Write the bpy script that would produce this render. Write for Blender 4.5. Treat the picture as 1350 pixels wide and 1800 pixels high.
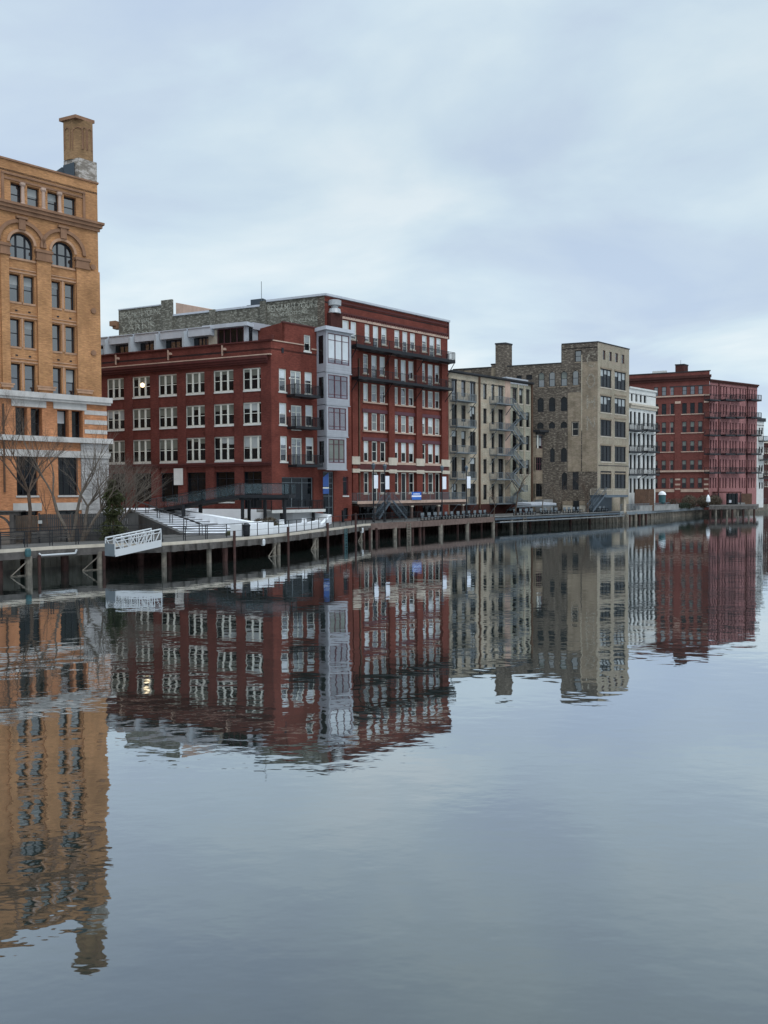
import bpy, bmesh, math, random
from mathutils import Vector, Matrix
R = math.radians
rnd = random.Random(7)
sc = bpy.context.scene
for o in list(bpy.data.objects): bpy.data.objects.remove(o)
# ---------------------------------------------------------------- camera
FPX, PITCH, ROLL, CH = 1352.0, R(1.61), R(0.29), 6.0
fw_ = Vector((0, math.cos(PITCH), -math.sin(PITCH))); rt0 = Vector((1, 0, 0)); up0 = Vector((0, math.sin(PITCH), math.cos(PITCH)))
rt_ = rt0*math.cos(ROLL) - up0*math.sin(ROLL); up_ = up0*math.cos(ROLL) + rt0*math.sin(ROLL)
CAM = Vector((0, 0, CH))
cd = bpy.data.cameras.new('camera'); cam = bpy.data.objects.new('camera', cd); sc.collection.objects.link(cam)
cd.sensor_fit = 'VERTICAL'; cd.sensor_height = 36; cd.sensor_width = 27; cd.lens = FPX/1800*36
cd.clip_start = .1; cd.clip_end = 6000
m = Matrix((rt_, up_, -fw_)).transposed().to_4x4(); m.translation = CAM; cam.matrix_world = m
sc.camera = cam
def ray(px, py): return fw_*FPX + rt_*(px-675) - up_*(py-900)
def ground(px, py, z):                       # where a sight line meets the level z
    d = ray(px, py); return CAM + d*((z-CH)/d.z)
def col(px, Y):                              # plan point on a column of sight at depth Y
    d = ray(px, 862); return Vector((d.x/d.y*Y, Y))
# ---------------------------------------------------------------- world
w = bpy.data.worlds.new('World'); sc.world = w; w.use_nodes = True
nt = w.node_tree; nt.nodes.clear()
def nd(t, ty, **k):
    n = t.nodes.new(ty)
    for a, v in k.items(): setattr(n, a, v)
    return n
def mth(t, op, a, b=None, clamp=False):
    n = nd(t, 'ShaderNodeMath', operation=op, use_clamp=clamp)
    for i, v in enumerate((a, b)):
        if v is None: continue
        if isinstance(v, (int, float)): n.inputs[i].default_value = v
        else: t.links.new(v, n.inputs[i])
    return n.outputs[0]
def ramp(t, fac, stops):
    n = nd(t, 'ShaderNodeValToRGB'); t.links.new(fac, n.inputs[0]); e = n.color_ramp.elements
    while len(e) < len(stops): e.new(.5)
    for i, (p, c) in enumerate(stops):
        e[i].position = p; e[i].color = (*c, 1) if len(c) == 3 else c
    return n.outputs[0]
def mixc(t, fac, a, b, bt='MIX'):
    n = nd(t, 'ShaderNodeMix', data_type='RGBA', blend_type=bt)
    for s, v in ((n.inputs[0], fac), (n.inputs[6], a), (n.inputs[7], b)):
        if isinstance(v, (int, float)): s.default_value = v
        elif isinstance(v, tuple): s.default_value = (*v, 1)
        else: t.links.new(v, s)
    return n.outputs[2]
SUN_EL, SUN_AZ = R(48), R(150)
sky = nd(nt, 'ShaderNodeTexSky', sky_type='NISHITA', sun_disc=False, sun_elevation=SUN_EL, sun_rotation=SUN_AZ)
sky.air_density = 1.2; sky.dust_density = 3
tc = nd(nt, 'ShaderNodeTexCoord'); sx = nd(nt, 'ShaderNodeSeparateXYZ'); nt.links.new(tc.outputs['Generated'], sx.inputs[0])
zz = mth(nt, 'ADD', mth(nt, 'MAXIMUM', sx.outputs[2], 0.0), .22)
cb = nd(nt, 'ShaderNodeCombineXYZ')
nt.links.new(mth(nt, 'DIVIDE', sx.outputs[0], zz), cb.inputs[0]); nt.links.new(mth(nt, 'DIVIDE', sx.outputs[1], zz), cb.inputs[1])
mp = nd(nt, 'ShaderNodeMapping'); nt.links.new(cb.outputs[0], mp.inputs[0])
mp.inputs['Location'].default_value = (3.7, 1.4, 0); mp.inputs['Scale'].default_value = (.75, 1.0, 1); mp.inputs['Rotation'].default_value = (0, 0, R(12))
n1 = nd(nt, 'ShaderNodeTexNoise'); n1.inputs['Scale'].default_value = 1.7; n1.inputs['Detail'].default_value = 7; n1.inputs['Roughness'].default_value = .52; n1.inputs['Distortion'].default_value = .35
nt.links.new(mp.outputs[0], n1.inputs[0])
cl = ramp(nt, n1.outputs[0], [(.34, (.54, .66, .825)), (.44, (.59, .71, .845)), (.51, (.635, .77, .88)), (.58, (.70, .83, .91)), (.68, (.80, .90, .95))])
# thin spots let the bluer sky through
n2 = nd(nt, 'ShaderNodeTexNoise'); n2.inputs['Scale'].default_value = .55; n2.inputs['Detail'].default_value = 2
nt.links.new(mp.outputs[0], n2.inputs[0])
thin = mth(nt, 'MULTIPLY', mth(nt, 'SUBTRACT', n2.outputs[0], .42, True), .6, True)
cl10 = mixc(nt, 1.0, cl, (10.2, 10.2, 10.2), 'MULTIPLY')
skc = mixc(nt, thin, cl10, sky.outputs[0])
zen = nd(nt, 'ShaderNodeMapRange'); zen.interpolation_type = 'SMOOTHSTEP'
nt.links.new(sx.outputs[2], zen.inputs[0]); zen.inputs[1].default_value = .60; zen.inputs[2].default_value = .95; zen.inputs[3].default_value = 1.0; zen.inputs[4].default_value = 3.0
vm = nd(nt, 'ShaderNodeVectorMath', operation='SCALE'); nt.links.new(skc, vm.inputs[0]); nt.links.new(zen.outputs[0], vm.inputs['Scale'])
bg = nd(nt, 'ShaderNodeBackground'); bg.inputs[1].default_value = .1; nt.links.new(vm.outputs[0], bg.inputs[0])
wo = nd(nt, 'ShaderNodeOutputWorld'); nt.links.new(bg.outputs[0], wo.inputs[0])
# ---------------------------------------------------------------- sun
sl = bpy.data.lights.new('sun', 'SUN'); sl.energy = .9; sl.angle = R(25); sl.color = (1, .97, .93)
so = bpy.data.objects.new('sun', sl); sc.collection.objects.link(so)
sd = Vector((math.sin(SUN_AZ)*math.cos(SUN_EL), math.cos(SUN_AZ)*math.cos(SUN_EL), math.sin(SUN_EL)))
so.rotation_euler = sd.to_track_quat('Z', 'Y').to_euler()
vs = sc.view_settings; sc.display_settings.display_device = 'sRGB'; vs.view_transform = 'Standard'; vs.look = 'None'; vs.gamma = 1; vs.exposure = 0
# ---------------------------------------------------------------- materials
MATS = {}
def base(name, rough=.8, spec=.3):
    m = bpy.data.materials.new(name); m.use_nodes = True
    b = m.node_tree.nodes['Principled BSDF']; b.inputs['Roughness'].default_value = rough; b.inputs['Specular IOR Level'].default_value = spec
    MATS[name] = m; return m, m.node_tree, b
def noise(t, vec, scale, detail=3, rough=.55, mapping=None):
    if mapping:
        q = nd(t, 'ShaderNodeMapping'); t.links.new(vec, q.inputs[0]); q.inputs['Scale'].default_value = mapping; vec = q.outputs[0]
    n = nd(t, 'ShaderNodeTexNoise'); t.links.new(vec, n.inputs[0]); n.inputs['Scale'].default_value = scale
    n.inputs['Detail'].default_value = detail; n.inputs['Roughness'].default_value = rough
    return n.outputs[0]
def plain(name, c, rough=.7, var=.18, scale=.9, spec=.3, metal=0, streak=.0):
    m, t, b = base(name, rough, spec); g = nd(t, 'ShaderNodeNewGeometry').outputs['Position']
    f = noise(t, g, scale, 5)
    c1 = tuple(x*(1-var) for x in c); c2 = tuple(min(1, x*(1+var)) for x in c)
    o = mixc(t, ramp(t, f, [(.3, (0, 0, 0)), (.7, (1, 1, 1))]), c1, c2)
    if streak:
        s = noise(t, g, 1, 4, .6, (2.5, 2.5, .25))
        o = mixc(t, mth(t, 'MULTIPLY', ramp(t, s, [(.45, (0, 0, 0)), (.75, (1, 1, 1))]), streak), o, tuple(x*.35 for x in c))
    t.links.new(o, b.inputs[0]); b.inputs['Metallic'].default_value = metal
    return m
def brick(name, c, c2, mortar, var=.25, blotch=None, bl_amt=0, bl_scale=1, bl_map=(1, 2.2, 1), bl_pos=(.45, .62), rough=.9, streak=.25, soot=(.25, .22, .2)):
    m, t, b = base(name, rough, .15); uv = nd(t, 'ShaderNodeTexCoord').outputs['UV']
    bt = nd(t, 'ShaderNodeTexBrick'); t.links.new(uv, bt.inputs[0]); bt.inputs['Scale'].default_value = 1
    bt.inputs['Brick Width'].default_value = .23; bt.inputs['Row Height'].default_value = .085; bt.inputs['Mortar Size'].default_value = .006; bt.inputs['Bias'].default_value = -.1
    bt.inputs[1].default_value = (*c, 1); bt.inputs[2].default_value = (*c2, 1); bt.inputs[3].default_value = (*mortar, 1)
    o = bt.outputs[0]
    f = noise(t, uv, .35, 6, .6)
    o = mixc(t, 1.0, o, ramp(t, f, [(.3, (1-var,)*3), (.7, (1+var*.6,)*3)]), 'MULTIPLY')
    f2 = noise(t, uv, 2.2, 4, .65, (1, 4.5, 1))
    o = mixc(t, 1.0, o, ramp(t, f2, [(.3, (.70,)*3), (.7, (1.26,)*3)]), 'MULTIPLY')
    if blotch:
        f3 = noise(t, uv, bl_scale, 6, .68, bl_map)
        o = mixc(t, mth(t, 'MULTIPLY', ramp(t, f3, [(bl_pos[0], (0, 0, 0)), (bl_pos[1], (1, 1, 1))]), bl_amt), o, blotch)
    if streak:
        s = noise(t, uv, 1, 5, .6, (1.1, .12, 1))
        o = mixc(t, mth(t, 'MULTIPLY', ramp(t, s, [(.5, (0, 0, 0)), (.8, (1, 1, 1))]), streak), o, tuple(x*y for x, y in zip(c, soot)))
    t.links.new(o, b.inputs[0])
    bp = nd(t, 'ShaderNodeBump'); bp.inputs['Strength'].default_value = .35; bp.inputs['Distance'].default_value = .02
    t.links.new(bt.outputs['Fac'], bp.inputs['Height']); bp.invert = True; t.links.new(bp.outputs[0], b.inputs['Normal'])
    return m
def glass(name, c, ior=2.3, rough=.04, var=.5):
    m, t, b = base(name, rough, .5); g = nd(t, 'ShaderNodeNewGeometry').outputs['Position']
    f = noise(t, g, .45, 3)
    t.links.new(mixc(t, ramp(t, f, [(.35, (0, 0, 0)), (.65, (1, 1, 1))]), tuple(x*(1-var) for x in c), tuple(x*(1+var) for x in c)), b.inputs[0])
    b.inputs['IOR'].default_value = ior
    bp = nd(t, 'ShaderNodeBump'); bp.inputs['Strength'].default_value = .25; bp.inputs['Distance'].default_value = .02
    t.links.new(noise(t, g, .7, 1), bp.inputs['Height']); t.links.new(bp.outputs[0], b.inputs['Normal'])
    return m
brick('yellow_brick', (.43, .212, .098), (.53, .27, .118), (.29, .18, .11), var=.3, streak=.35, soot=(.35, .3, .3))
brick('orange_brick', (.51, .215, .100), (.60, .26, .120), (.34, .21, .14), var=.32, streak=.25)
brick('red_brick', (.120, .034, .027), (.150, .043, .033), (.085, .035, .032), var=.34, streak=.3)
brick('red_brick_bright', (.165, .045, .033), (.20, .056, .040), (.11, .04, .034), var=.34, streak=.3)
brick('brown_brick', (.065, .025, .022), (.08, .03, .025), (.06, .03, .025), var=.2)
brick('olive_brick', (.115, .108, .088), (.15, .14, .115), (.07, .068, .058), var=.35, blotch=(.36, .35, .295), bl_amt=.6, bl_scale=2.1, bl_map=(1, 1.9, 1), bl_pos=(.49, .60), streak=.5)
brick('cream_brick', (.39, .34, .265), (.47, .41, .32), (.28, .25, .2), var=.25, blotch=(.50, .36, .25), bl_amt=.35, bl_scale=.5, streak=.4)
brick('green_cream_brick', (.32, .305, .24), (.38, .365, .285), (.27, .26, .21), var=.2, streak=.35)
brick('dark_old_brick', (.088, .070, .058), (.135, .11, .088), (.07, .06, .05), var=.35, blotch=(.33, .28, .22), bl_amt=.75, bl_scale=2.0, bl_map=(1, 2.6, 1), bl_pos=(.50, .62), streak=.45)
brick('tan_old_brick', (.24, .19, .135), (.29, .23, .165), (.2, .17, .13), var=.3, blotch=(.36, .28, .22), bl_amt=.5, bl_scale=.8, bl_pos=(.45, .65), streak=.45)
brick('tan_brick', (.31, .27, .205), (.37, .325, .25), (.27, .23, .17), var=.25, blotch=(.36, .27, .22), bl_amt=.4, bl_scale=.5, streak=.4)
brick('far_red_brick', (.160, .054, .045), (.195, .064, .053), (.13, .05, .04), var=.2, streak=.3)
brick('pink_paint', (.34, .165, .16), (.37, .18, .172), (.24, .09, .09), var=.2, streak=.3)
brick('grey_stone', (.44, .42, .41), (.54, .52, .50), (.24, .23, .23), var=.3, blotch=(.30, .28, .27), bl_amt=.5, bl_scale=1.6, bl_map=(1, 2, 1), streak=.2)
brick('chimney_stone', (.22, .185, .155), (.26, .22, .18), (.2, .18, .16), var=.3, blotch=(.5, .45, .41), bl_amt=.9, bl_scale=1.7, bl_map=(1, 1.4, 1), bl_pos=(.47, .56), streak=.3)
brick('chimney_brick', (.27, .16, .085), (.33, .20, .10), (.2, .13, .08), var=.3, streak=.5)
plain('terracotta', (.25, .135, .08), .8, .2, streak=.3)
plain('sandstone', (.42, .25, .16), .85, .15, streak=.3)
plain('limestone', (.50, .475, .45), .8, .12, streak=.25)
plain('pinkish_stone', (.47, .33, .26), .8, .15, streak=.3)
plain('buff_stone', (.50, .44, .36), .8, .12, streak=.25)
plain('white_frame', (.62, .62, .56), .5, .05)
plain('red_trim', (.085, .022, .02), .6, .15, streak=.3)
plain('brick_corbel', (.10, .02, .017), .8, .2)
plain('dark_frame', (.012, .013, .018), .5, .2)
plain('maroon_frame', (.095, .035, .045), .5, .1)
plain('grey_siding', (.40, .43, .46), .55, .06, streak=.12)
plain('pale_metal', (.46, .48, .52), .45, .06, streak=.15)
plain('bay_metal', (.335, .34, .365), .45, .06, streak=.15)
plain('deck_planks', (.085, .08, .075), .9, .35, 2.5, streak=.3)
plain('bay_side_metal', (.33, .33, .36), .5, .08)
plain('zinc', (.42, .43, .44), .45, .12, metal=.3)
plain('black_metal', (.012, .013, .016), .5, .2)
plain('steel_grey', (.14, .16, .175), .5, .15)
plain('blue_grey_steel', (.075, .095, .115), .5, .2)
plain('dark_roof', (.03, .031, .034), .8, .25)
plain('slate_cladding', (.045, .06, .075), .5, .15)
plain('white_wall', (.80, .81, .83), .6, .04, streak=.06)
plain('white_paint', (.60, .595, .57), .6, .08, streak=.2)
plain('concrete', (.25, .245, .235), .85, .2, streak=.3)
plain('snowy_concrete', (.74, .76, .80), .9, .08, 2.5)
plain('step_riser', (.20, .20, .21), .9, .15, 2)
plain('weathered_timber', (.095, .085, .078), .9, .35, 2.5, streak=.5)
plain('red_timber', (.14, .095, .080), .85, .25, 2.5, streak=.4)
plain('pile_timber', (.19, .165, .135), .9, .4, 3, streak=.6)
plain('rust_pile_deck_shade', (.055, .026, .022), .85, .4, 3)  # rusty piles; also the dark of under-deck shade on the middle bulkhead
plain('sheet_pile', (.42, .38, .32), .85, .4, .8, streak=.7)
plain('fence_timber', (.085, .082, .080), .9, .3, .8, streak=.5)
plain('fence_brown', (.095, .075, .06), .9, .3, .8, streak=.4)
plain('bark', (.13, .105, .085), .9, .3, 3)
plain('dark_bark', (.095, .065, .048), .9, .3, 3)
plain('shrub_brown', (.085, .065, .045), .9, .35, 4)
plain('conifer', (.050, .055, .021), .9, .5, 2)
plain('hedge_green', (.035, .045, .028), .9, .4, 2)
plain('lawn', (.085, .088, .048), .95, .25, 3)
plain('soil', (.085, .072, .06), .95, .3, .5)
plain('blue_paint', (.03, .075, .24), .5, .1)
plain('sign_blue', (.03, .14, .50), .5, .05)
plain('sign_white', (.80, .82, .88), .5, .03)
plain('teal_paint', (.04, .10, .11), .6, .1)
plain('blind_pale', (.55, .58, .60), .35, .08, spec=.6)
plain('blind_green', (.135, .145, .125), .3, .25, spec=.6)
plain('blind_grey', (.32, .34, .34), .3, .15, spec=.6)
plain('brown_wood', (.10, .055, .035), .8, .25, 2)
plain('faded_letters', (.42, .42, .35), .9, .2, 2)
plain('aluminium', (.50, .51, .52), .4, .05, spec=.5)
glass('glass_dark', (.005, .006, .008), 1.36)
glass('glass_sky', (.02, .02, .024), 2.6)
glass('glass_bay', (.09, .075, .09), 2.7)
glass('glass_blue', (.006, .008, .014), 1.36)
glass('glass_dim', (.007, .009, .011), 1.42)
m, t, b = base('lamp_glow'); b.inputs['Emission Color'].default_value = (1, .75, .4, 1); b.inputs['Emission Strength'].default_value = 1.8
m, t, b = base('rail_glass', .05, .5); b.inputs[0].default_value = (.10, .15, .17, 1); b.inputs['Alpha'].default_value = .22
def faded(name, c, lo, hi):                   # worn paint: letters show only where the paint still holds
    m, t, b = base(name, .9, .1); g = nd(t, 'ShaderNodeNewGeometry').outputs['Position']
    b.inputs[0].default_value = (*c, 1)
    t.links.new(ramp(t, noise(t, g, 1.6, 5, .65), [(.38, (lo,)*3), (.6, (hi,)*3)]), b.inputs['Alpha'])
faded('worn_letters', (.50, .49, .42), .08, .6)
faded('ghost_letters', (.43, .38, .31), .05, .45)
# water
m, t, b = base('river_water', .6, .0); b.inputs[0].default_value = (.016, .023, .020, 1)
g = nd(t, 'ShaderNodeNewGeometry').outputs['Position']
a1 = noise(t, g, 1, 2, .5, (.62, 1.05, 1)); a2 = noise(t, g, 1, 2, .5, (2.0, 3.8, 1)); a3 = noise(t, g, 1, 3, .55, (.045, .09, 1))
patch = ramp(t, a3, [(.36, (.12,)*3), (.64, (1,)*3)])
h = mth(t, 'ADD', mth(t, 'MULTIPLY', a1, 1.0), mth(t, 'MULTIPLY', mth(t, 'MULTIPLY', a2, patch), .36))
bp = nd(t, 'ShaderNodeBump'); bp.inputs['Strength'].default_value = 1; bp.inputs['Distance'].default_value = .0078
t.links.new(h, bp.inputs['Height']); t.links.new(bp.outputs[0], b.inputs['Normal'])
lw = nd(t, 'ShaderNodeLayerWeight'); lw.inputs[0].default_value = .5; t.links.new(bp.outputs[0], lw.inputs['Normal'])
mr = nd(t, 'ShaderNodeMapRange'); t.links.new(lw.outputs['Facing'], mr.inputs[0])
mr.interpolation_type = 'SMOOTHSTEP'
for i_, v_ in enumerate((.28, .95, .165, .83)): mr.inputs[i_+1].default_value = v_
gs = nd(t, 'ShaderNodeBsdfGlossy'); gs.inputs['Roughness'].default_value = .02; gs.inputs['Color'].default_value = (.93, .965, 1, 1); t.links.new(bp.outputs[0], gs.inputs['Normal'])
ms = nd(t, 'ShaderNodeMixShader'); t.links.new(mr.outputs[0], ms.inputs[0]); t.links.new(b.outputs[0], ms.inputs[1]); t.links.new(gs.outputs[0], ms.inputs[2])
t.links.new(ms.outputs[0], t.nodes['Material Output'].inputs[0])
# ---------------------------------------------------------------- mesh helpers
C = sc.collection
class MB:
    def __init__(s): s.v = []; s.f = []
    def quad(s, *p):
        n = len(s.v); s.v += [tuple(q) for q in p]; s.f.append(tuple(range(n, n+len(p)))); return s
    def box(s, x0, x1, y0, y1, z0, z1):
        n = len(s.v)
        s.v += [(x, y, z) for z in (z0, z1) for x, y in ((x0, y0), (x1, y0), (x1, y1), (x0, y1))]
        s.f += [tuple(n+i for i in q) for q in ((0, 3, 2, 1), (4, 5, 6, 7), (0, 1, 5, 4), (1, 2, 6, 5), (2, 3, 7, 6), (3, 0, 4, 7))]; return s
    def prism(s, poly, z0, z1, caps=True):
        n = len(s.v); k = len(poly)
        zt = z1 if isinstance(z1, (list, tuple)) else [z1]*k; zb = z0 if isinstance(z0, (list, tuple)) else [z0]*k
        s.v += [(p[0], p[1], zb[i]) for i, p in enumerate(poly)] + [(p[0], p[1], zt[i]) for i, p in enumerate(poly)]
        for i in range(k): j = (i+1) % k; s.f.append((n+i, n+j, n+k+j, n+k+i))
        if caps: s.f += [tuple(n+k+i for i in range(k)), tuple(n+k-1-i for i in range(k))]
        return s
    def tube(s, p, q, r, n=6, r2=None, cap=True):
        p = Vector(p); q = Vector(q); d = q-p
        if d.length < 1e-6: return s
        d.normalize(); a = d.cross(Vector((0, 0, 1)) if abs(d.z) < .9 else Vector((1, 0, 0))).normalized(); b = d.cross(a)
        r2 = r if r2 is None else r2; k = len(s.v)
        for c, rr in ((p, r), (q, r2)):
            for i in range(n):
                an = 2*math.pi*i/n; s.v.append(tuple(c+(a*math.cos(an)+b*math.sin(an))*rr))
        for i in range(n): j = (i+1) % n; s.f.append((k+i, k+j, k+n+j, k+n+i))
        if cap: s.f += [tuple(k+n-1-i for i in range(n)), tuple(k+n+i for i in range(n))]
        return s
    def bar(s, p, q, w, h):                   # square bar
        p = Vector(p); q = Vector(q); d = (q-p).normalized()
        a = d.cross(Vector((0, 0, 1)) if abs(d.z) < .95 else Vector((1, 0, 0))).normalized(); b = a.cross(d)
        k = len(s.v)
        for c in (p, q):
            for i, j in ((-1, -1), (1, -1), (1, 1), (-1, 1)): s.v.append(tuple(c+a*(w/2*i)+b*(h/2*j)))
        s.f += [tuple(k+i for i in q_) for q_ in ((3, 2, 1, 0), (4, 5, 6, 7), (0, 1, 5, 4), (1, 2, 6, 5), (2, 3, 7, 6), (3, 0, 4, 7))]; return s
    def lathe(s, cx, cy, prof, n=10):
        k = len(s.v)
        for r, z in prof:
            for i in range(n): a = 2*math.pi*i/n; s.v.append((cx+r*math.cos(a), cy+r*math.sin(a), z))
        for l in range(len(prof)-1):
            for i in range(n): j = (i+1) % n; s.f.append((k+l*n+i, k+l*n+j, k+(l+1)*n+j, k+(l+1)*n+i))
        s.f += [tuple(k+n-1-i for i in range(n)), tuple(k+(len(prof)-1)*n+i for i in range(n))]; return s
    def mesh(s, name, mat):
        me = bpy.data.meshes.new(name); me.from_pydata(s.v, [], s.f); me.update()
        uv = me.uv_layers.new(name='UVMap').data
        for p in me.polygons:
            nx, ny, nz = (abs(c) for c in p.normal)
            for li in p.loop_indices:
                x, y, z = me.vertices[me.loops[li].vertex_index].co
                if nz > .8: uv[li].uv = (x, y)
                elif ny >= nx: uv[li].uv = (x, z)
                else: uv[li].uv = (y+.37, z)
        me.materials.append(MATS[mat] if isinstance(mat, str) else mat)
        return me
    def build(s, name, mat, parent=None, loc=(0, 0, 0), rz=0, smooth=False):
        me = s.mesh(name, mat)
        if smooth:
            for p in me.polygons: p.use_smooth = True
        o = bpy.data.objects.new(name, me); C.objects.link(o)
        o.location = loc; o.rotation_euler = (0, 0, rz)
        if parent: o.parent = parent
        if parent and parent.type == 'EMPTY' and parent.get('category') == 'building' and tuple(loc) == (0, 0, 0): o.location.z = -parent.location.z
        return o
def tag(o, label, cat, group=None, kind=None):
    if label: o['label'] = label
    if cat: o['category'] = cat
    if group: o['group'] = group
    if kind: o['kind'] = kind
    return o
def thing(name, label, cat, loc=(0, 0, 0), rz=0, group=None):
    o = bpy.data.objects.new(name, None); C.objects.link(o); o.location = loc; o.rotation_euler = (0, 0, rz)
    return tag(o, label, cat, group)
def struct(mb, name, mat, label, loc=(0, 0, 0), rz=0, kind='structure'):
    o = mb.build(name, mat, None, loc, rz); o['kind'] = kind
    o['label'] = label; o['category'] = name.replace('_', ' '); return o
def dup(root, loc, rz=None, label=None):
    r = root.copy(); C.objects.link(r); r.location = loc
    if rz is not None: r.rotation_euler = (0, 0, rz)
    if label: r['label'] = label
    for ch in list(root.children):
        c = ch.copy(); C.objects.link(c); c.parent = r
        for g2 in list(ch.children): d = g2.copy(); C.objects.link(d); d.parent = c
    return r
class Face:                                   # a wall plane in plan: s runs to the right along it, local y goes into the wall
    def __init__(f, P, ang, into=0.0):
        f.u = Vector((math.sin(ang), math.cos(ang)))
        if f.u.x < 0: f.u = -f.u
        f.n = Vector((-f.u.y, f.u.x))         # into the wall
        f.P = Vector((P[0], P[1])) + f.n*into; f.rz = math.atan2(f.u.y, f.u.x); f.ang = ang
    def at(f, px, py):
        d = ray(px, py); k = (f.P-Vector((0, 0))).dot(f.n)/Vector((d.x, d.y)).dot(f.n)
        h = CAM + d*k; q = Vector((h.x, h.y))-f.P
        return q.dot(f.u), h.z
    def rect(f, x0, x1, y0, y1):
        cx = (x0+x1)/2; ym = (y0+y1)/2
        return f.at(x0, ym)[0], f.at(x1, ym)[0], f.at(cx, y1)[1], f.at(cx, y0)[1]
    def pt(f, s, y, z): p = f.P+f.u*s+f.n*y; return Vector((p.x, p.y, z))
    def off(f, y): g = Face.__new__(Face); g.u = f.u; g.n = f.n; g.P = f.P+f.n*y; g.rz = f.rz; g.ang = f.ang; return g
def put(mb, name, mat, par, F, s=0, z=0, y=0, **k):   # a part laid out in a wall's own axes
    p = F.pt(s, y, z) - par.location
    return mb.build(name, mat, par, p, F.rz, **k)
def wall(mb, s0, s1, z0, z1, holes, depth=.3, y=0):
    xs = sorted({s0, s1} | {v for h in holes for v in h[:2] if s0 < v < s1}); zs = sorted({z0, z1} | {v for h in holes for v in h[2:4] if z0 < v < z1})
    for j in range(len(zs)-1):
        run = None
        for i in range(len(xs)-1):
            cx, cz = (xs[i]+xs[i+1])/2, (zs[j]+zs[j+1])/2
            hole = any(h[0] < cx < h[1] and h[2] < cz < h[3] for h in holes)
            if not hole:
                if run is None: run = xs[i]
            if (hole or i == len(xs)-2) and run is not None:
                e = xs[i] if hole else xs[i+1]
                mb.quad((run, y, zs[j]), (e, y, zs[j]), (e, y, zs[j+1]), (run, y, zs[j+1])); run = None
    for h in holes:
        a, b, c, d = h[:4]; e = y+depth
        mb.quad((a, y, c), (b, y, c), (b, e, c), (a, e, c)); mb.quad((a, y, d), (a, e, d), (b, e, d), (b, y, d))
        mb.quad((a, y, c), (a, e, c), (a, e, d), (a, y, d)); mb.quad((b, y, c), (b, y, d), (b, e, d), (b, e, c))
    return mb
WC = {}
def win(F, par, r, n=1, fr='white_frame', fw=.09, rec=.22, sash=.5, pane='glass_dark', blind=None, bl=.5, sill=None, lint=None, name='window', mull=None, proud=.07, sub=0, label=None):
    s0, s1, z0, z1 = r[:4]; W = round(s1-s0, 2); H = round(z1-z0, 2); mull = mull or fw
    key = ('f', W, H, n, fr, fw, sash, mull, sub)
    if key not in WC:
        b = MB(); d = .09
        b.box(0, fw, 0, d, 0, H).box(W-fw, W, 0, d, 0, H).box(fw, W-fw, 0, d, 0, fw).box(fw, W-fw, 0, d, H-fw, H)
        cw = (W-2*fw-(n-1)*mull)/n
        for i in range(n):
            x = fw+i*(cw+mull)
            if i: b.box(x-mull, x, -.02, d, fw, H-fw)
            for sh in (sash if isinstance(sash, tuple) else (sash,)):
                if sh: b.box(x, x+cw, .01, d-.01, H*sh-.035, H*sh+.035)
            for k in range(1, sub+1): xx = x+cw*k/(sub+1); b.box(xx-.02, xx+.02, .012, d-.012, fw, H-fw)
        WC[key] = b.mesh(name, fr)
    o = bpy.data.objects.new(name, WC[key]); C.objects.link(o); o.parent = par
    o.location = F.pt(s0, rec, z0)-par.location; o.rotation_euler = (0, 0, F.rz)
    if label: o['label'] = label
    k2 = ('p', W, H, pane)
    if k2 not in WC: WC[k2] = MB().box(fw/2, W-fw/2, .05, .08, fw/2, H-fw/2).mesh('pane', pane)
    p = bpy.data.objects.new('pane', WC[k2]); C.objects.link(p); p.parent = o
    if blind:
        bb = MB(); cw = (W-2*fw-(n-1)*mull)/n
        for i in range(n):
            x = fw+i*(cw+mull); q = bl if not isinstance(bl, tuple) else rnd.uniform(*bl)
            if q > .05: bb.box(x+.02, x+cw-.02, .035, .047, fw+(H-2*fw)*(1-min(q, 1)), H-fw)
        if bb.v: bo = bb.build('blind', blind, o)
    if sill:
        k3 = ('s', W, sill, proud, rec)
        if k3 not in WC: WC[k3] = MB().box(-.1, W+.1, -proud-rec, .05, -.17, -.003).mesh('sill', sill)
        q = bpy.data.objects.new('sill', WC[k3]); C.objects.link(q); q.parent = o
    if lint:
        k4 = ('l', W, lint, proud, rec)
        if k4 not in WC: WC[k4] = MB().box(-.12, W+.12, -proud-rec, .05, H+.003, H+.25).mesh('lintel', lint)
        q = bpy.data.objects.new('lintel', WC[k4]); C.objects.link(q); q.parent = o
    return o
def text(s, size, mat, par, F, sx, z, y=-.02, name='lettering', wid=None, ali='LEFT'):
    cu = bpy.data.curves.new('t', 'FONT'); cu.body = s; cu.size = size; cu.extrude = .004; cu.align_x = ali; cu.offset = size*.012
    to = bpy.data.objects.new('t', cu); C.objects.link(to); dg = bpy.context.evaluated_depsgraph_get()
    me = bpy.data.meshes.new_from_object(to.evaluated_get(dg)); bpy.data.objects.remove(to)
    X = [v.co.x for v in me.vertices]; k = (wid/(max(X)-min(X))) if wid else 1; x0 = min(X) if wid else 0
    for v in me.vertices: v.co = ((v.co.x-x0)*k, -v.co.z, v.co.y)
    me.materials.clear(); me.materials.append(MATS[mat]); me.name = name
    o = bpy.data.objects.new(name, me); C.objects.link(o); o.parent = par
    o.location = F.pt(sx, y, z)-par.location; o.rotation_euler = (0, 0, F.rz); return o
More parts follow.
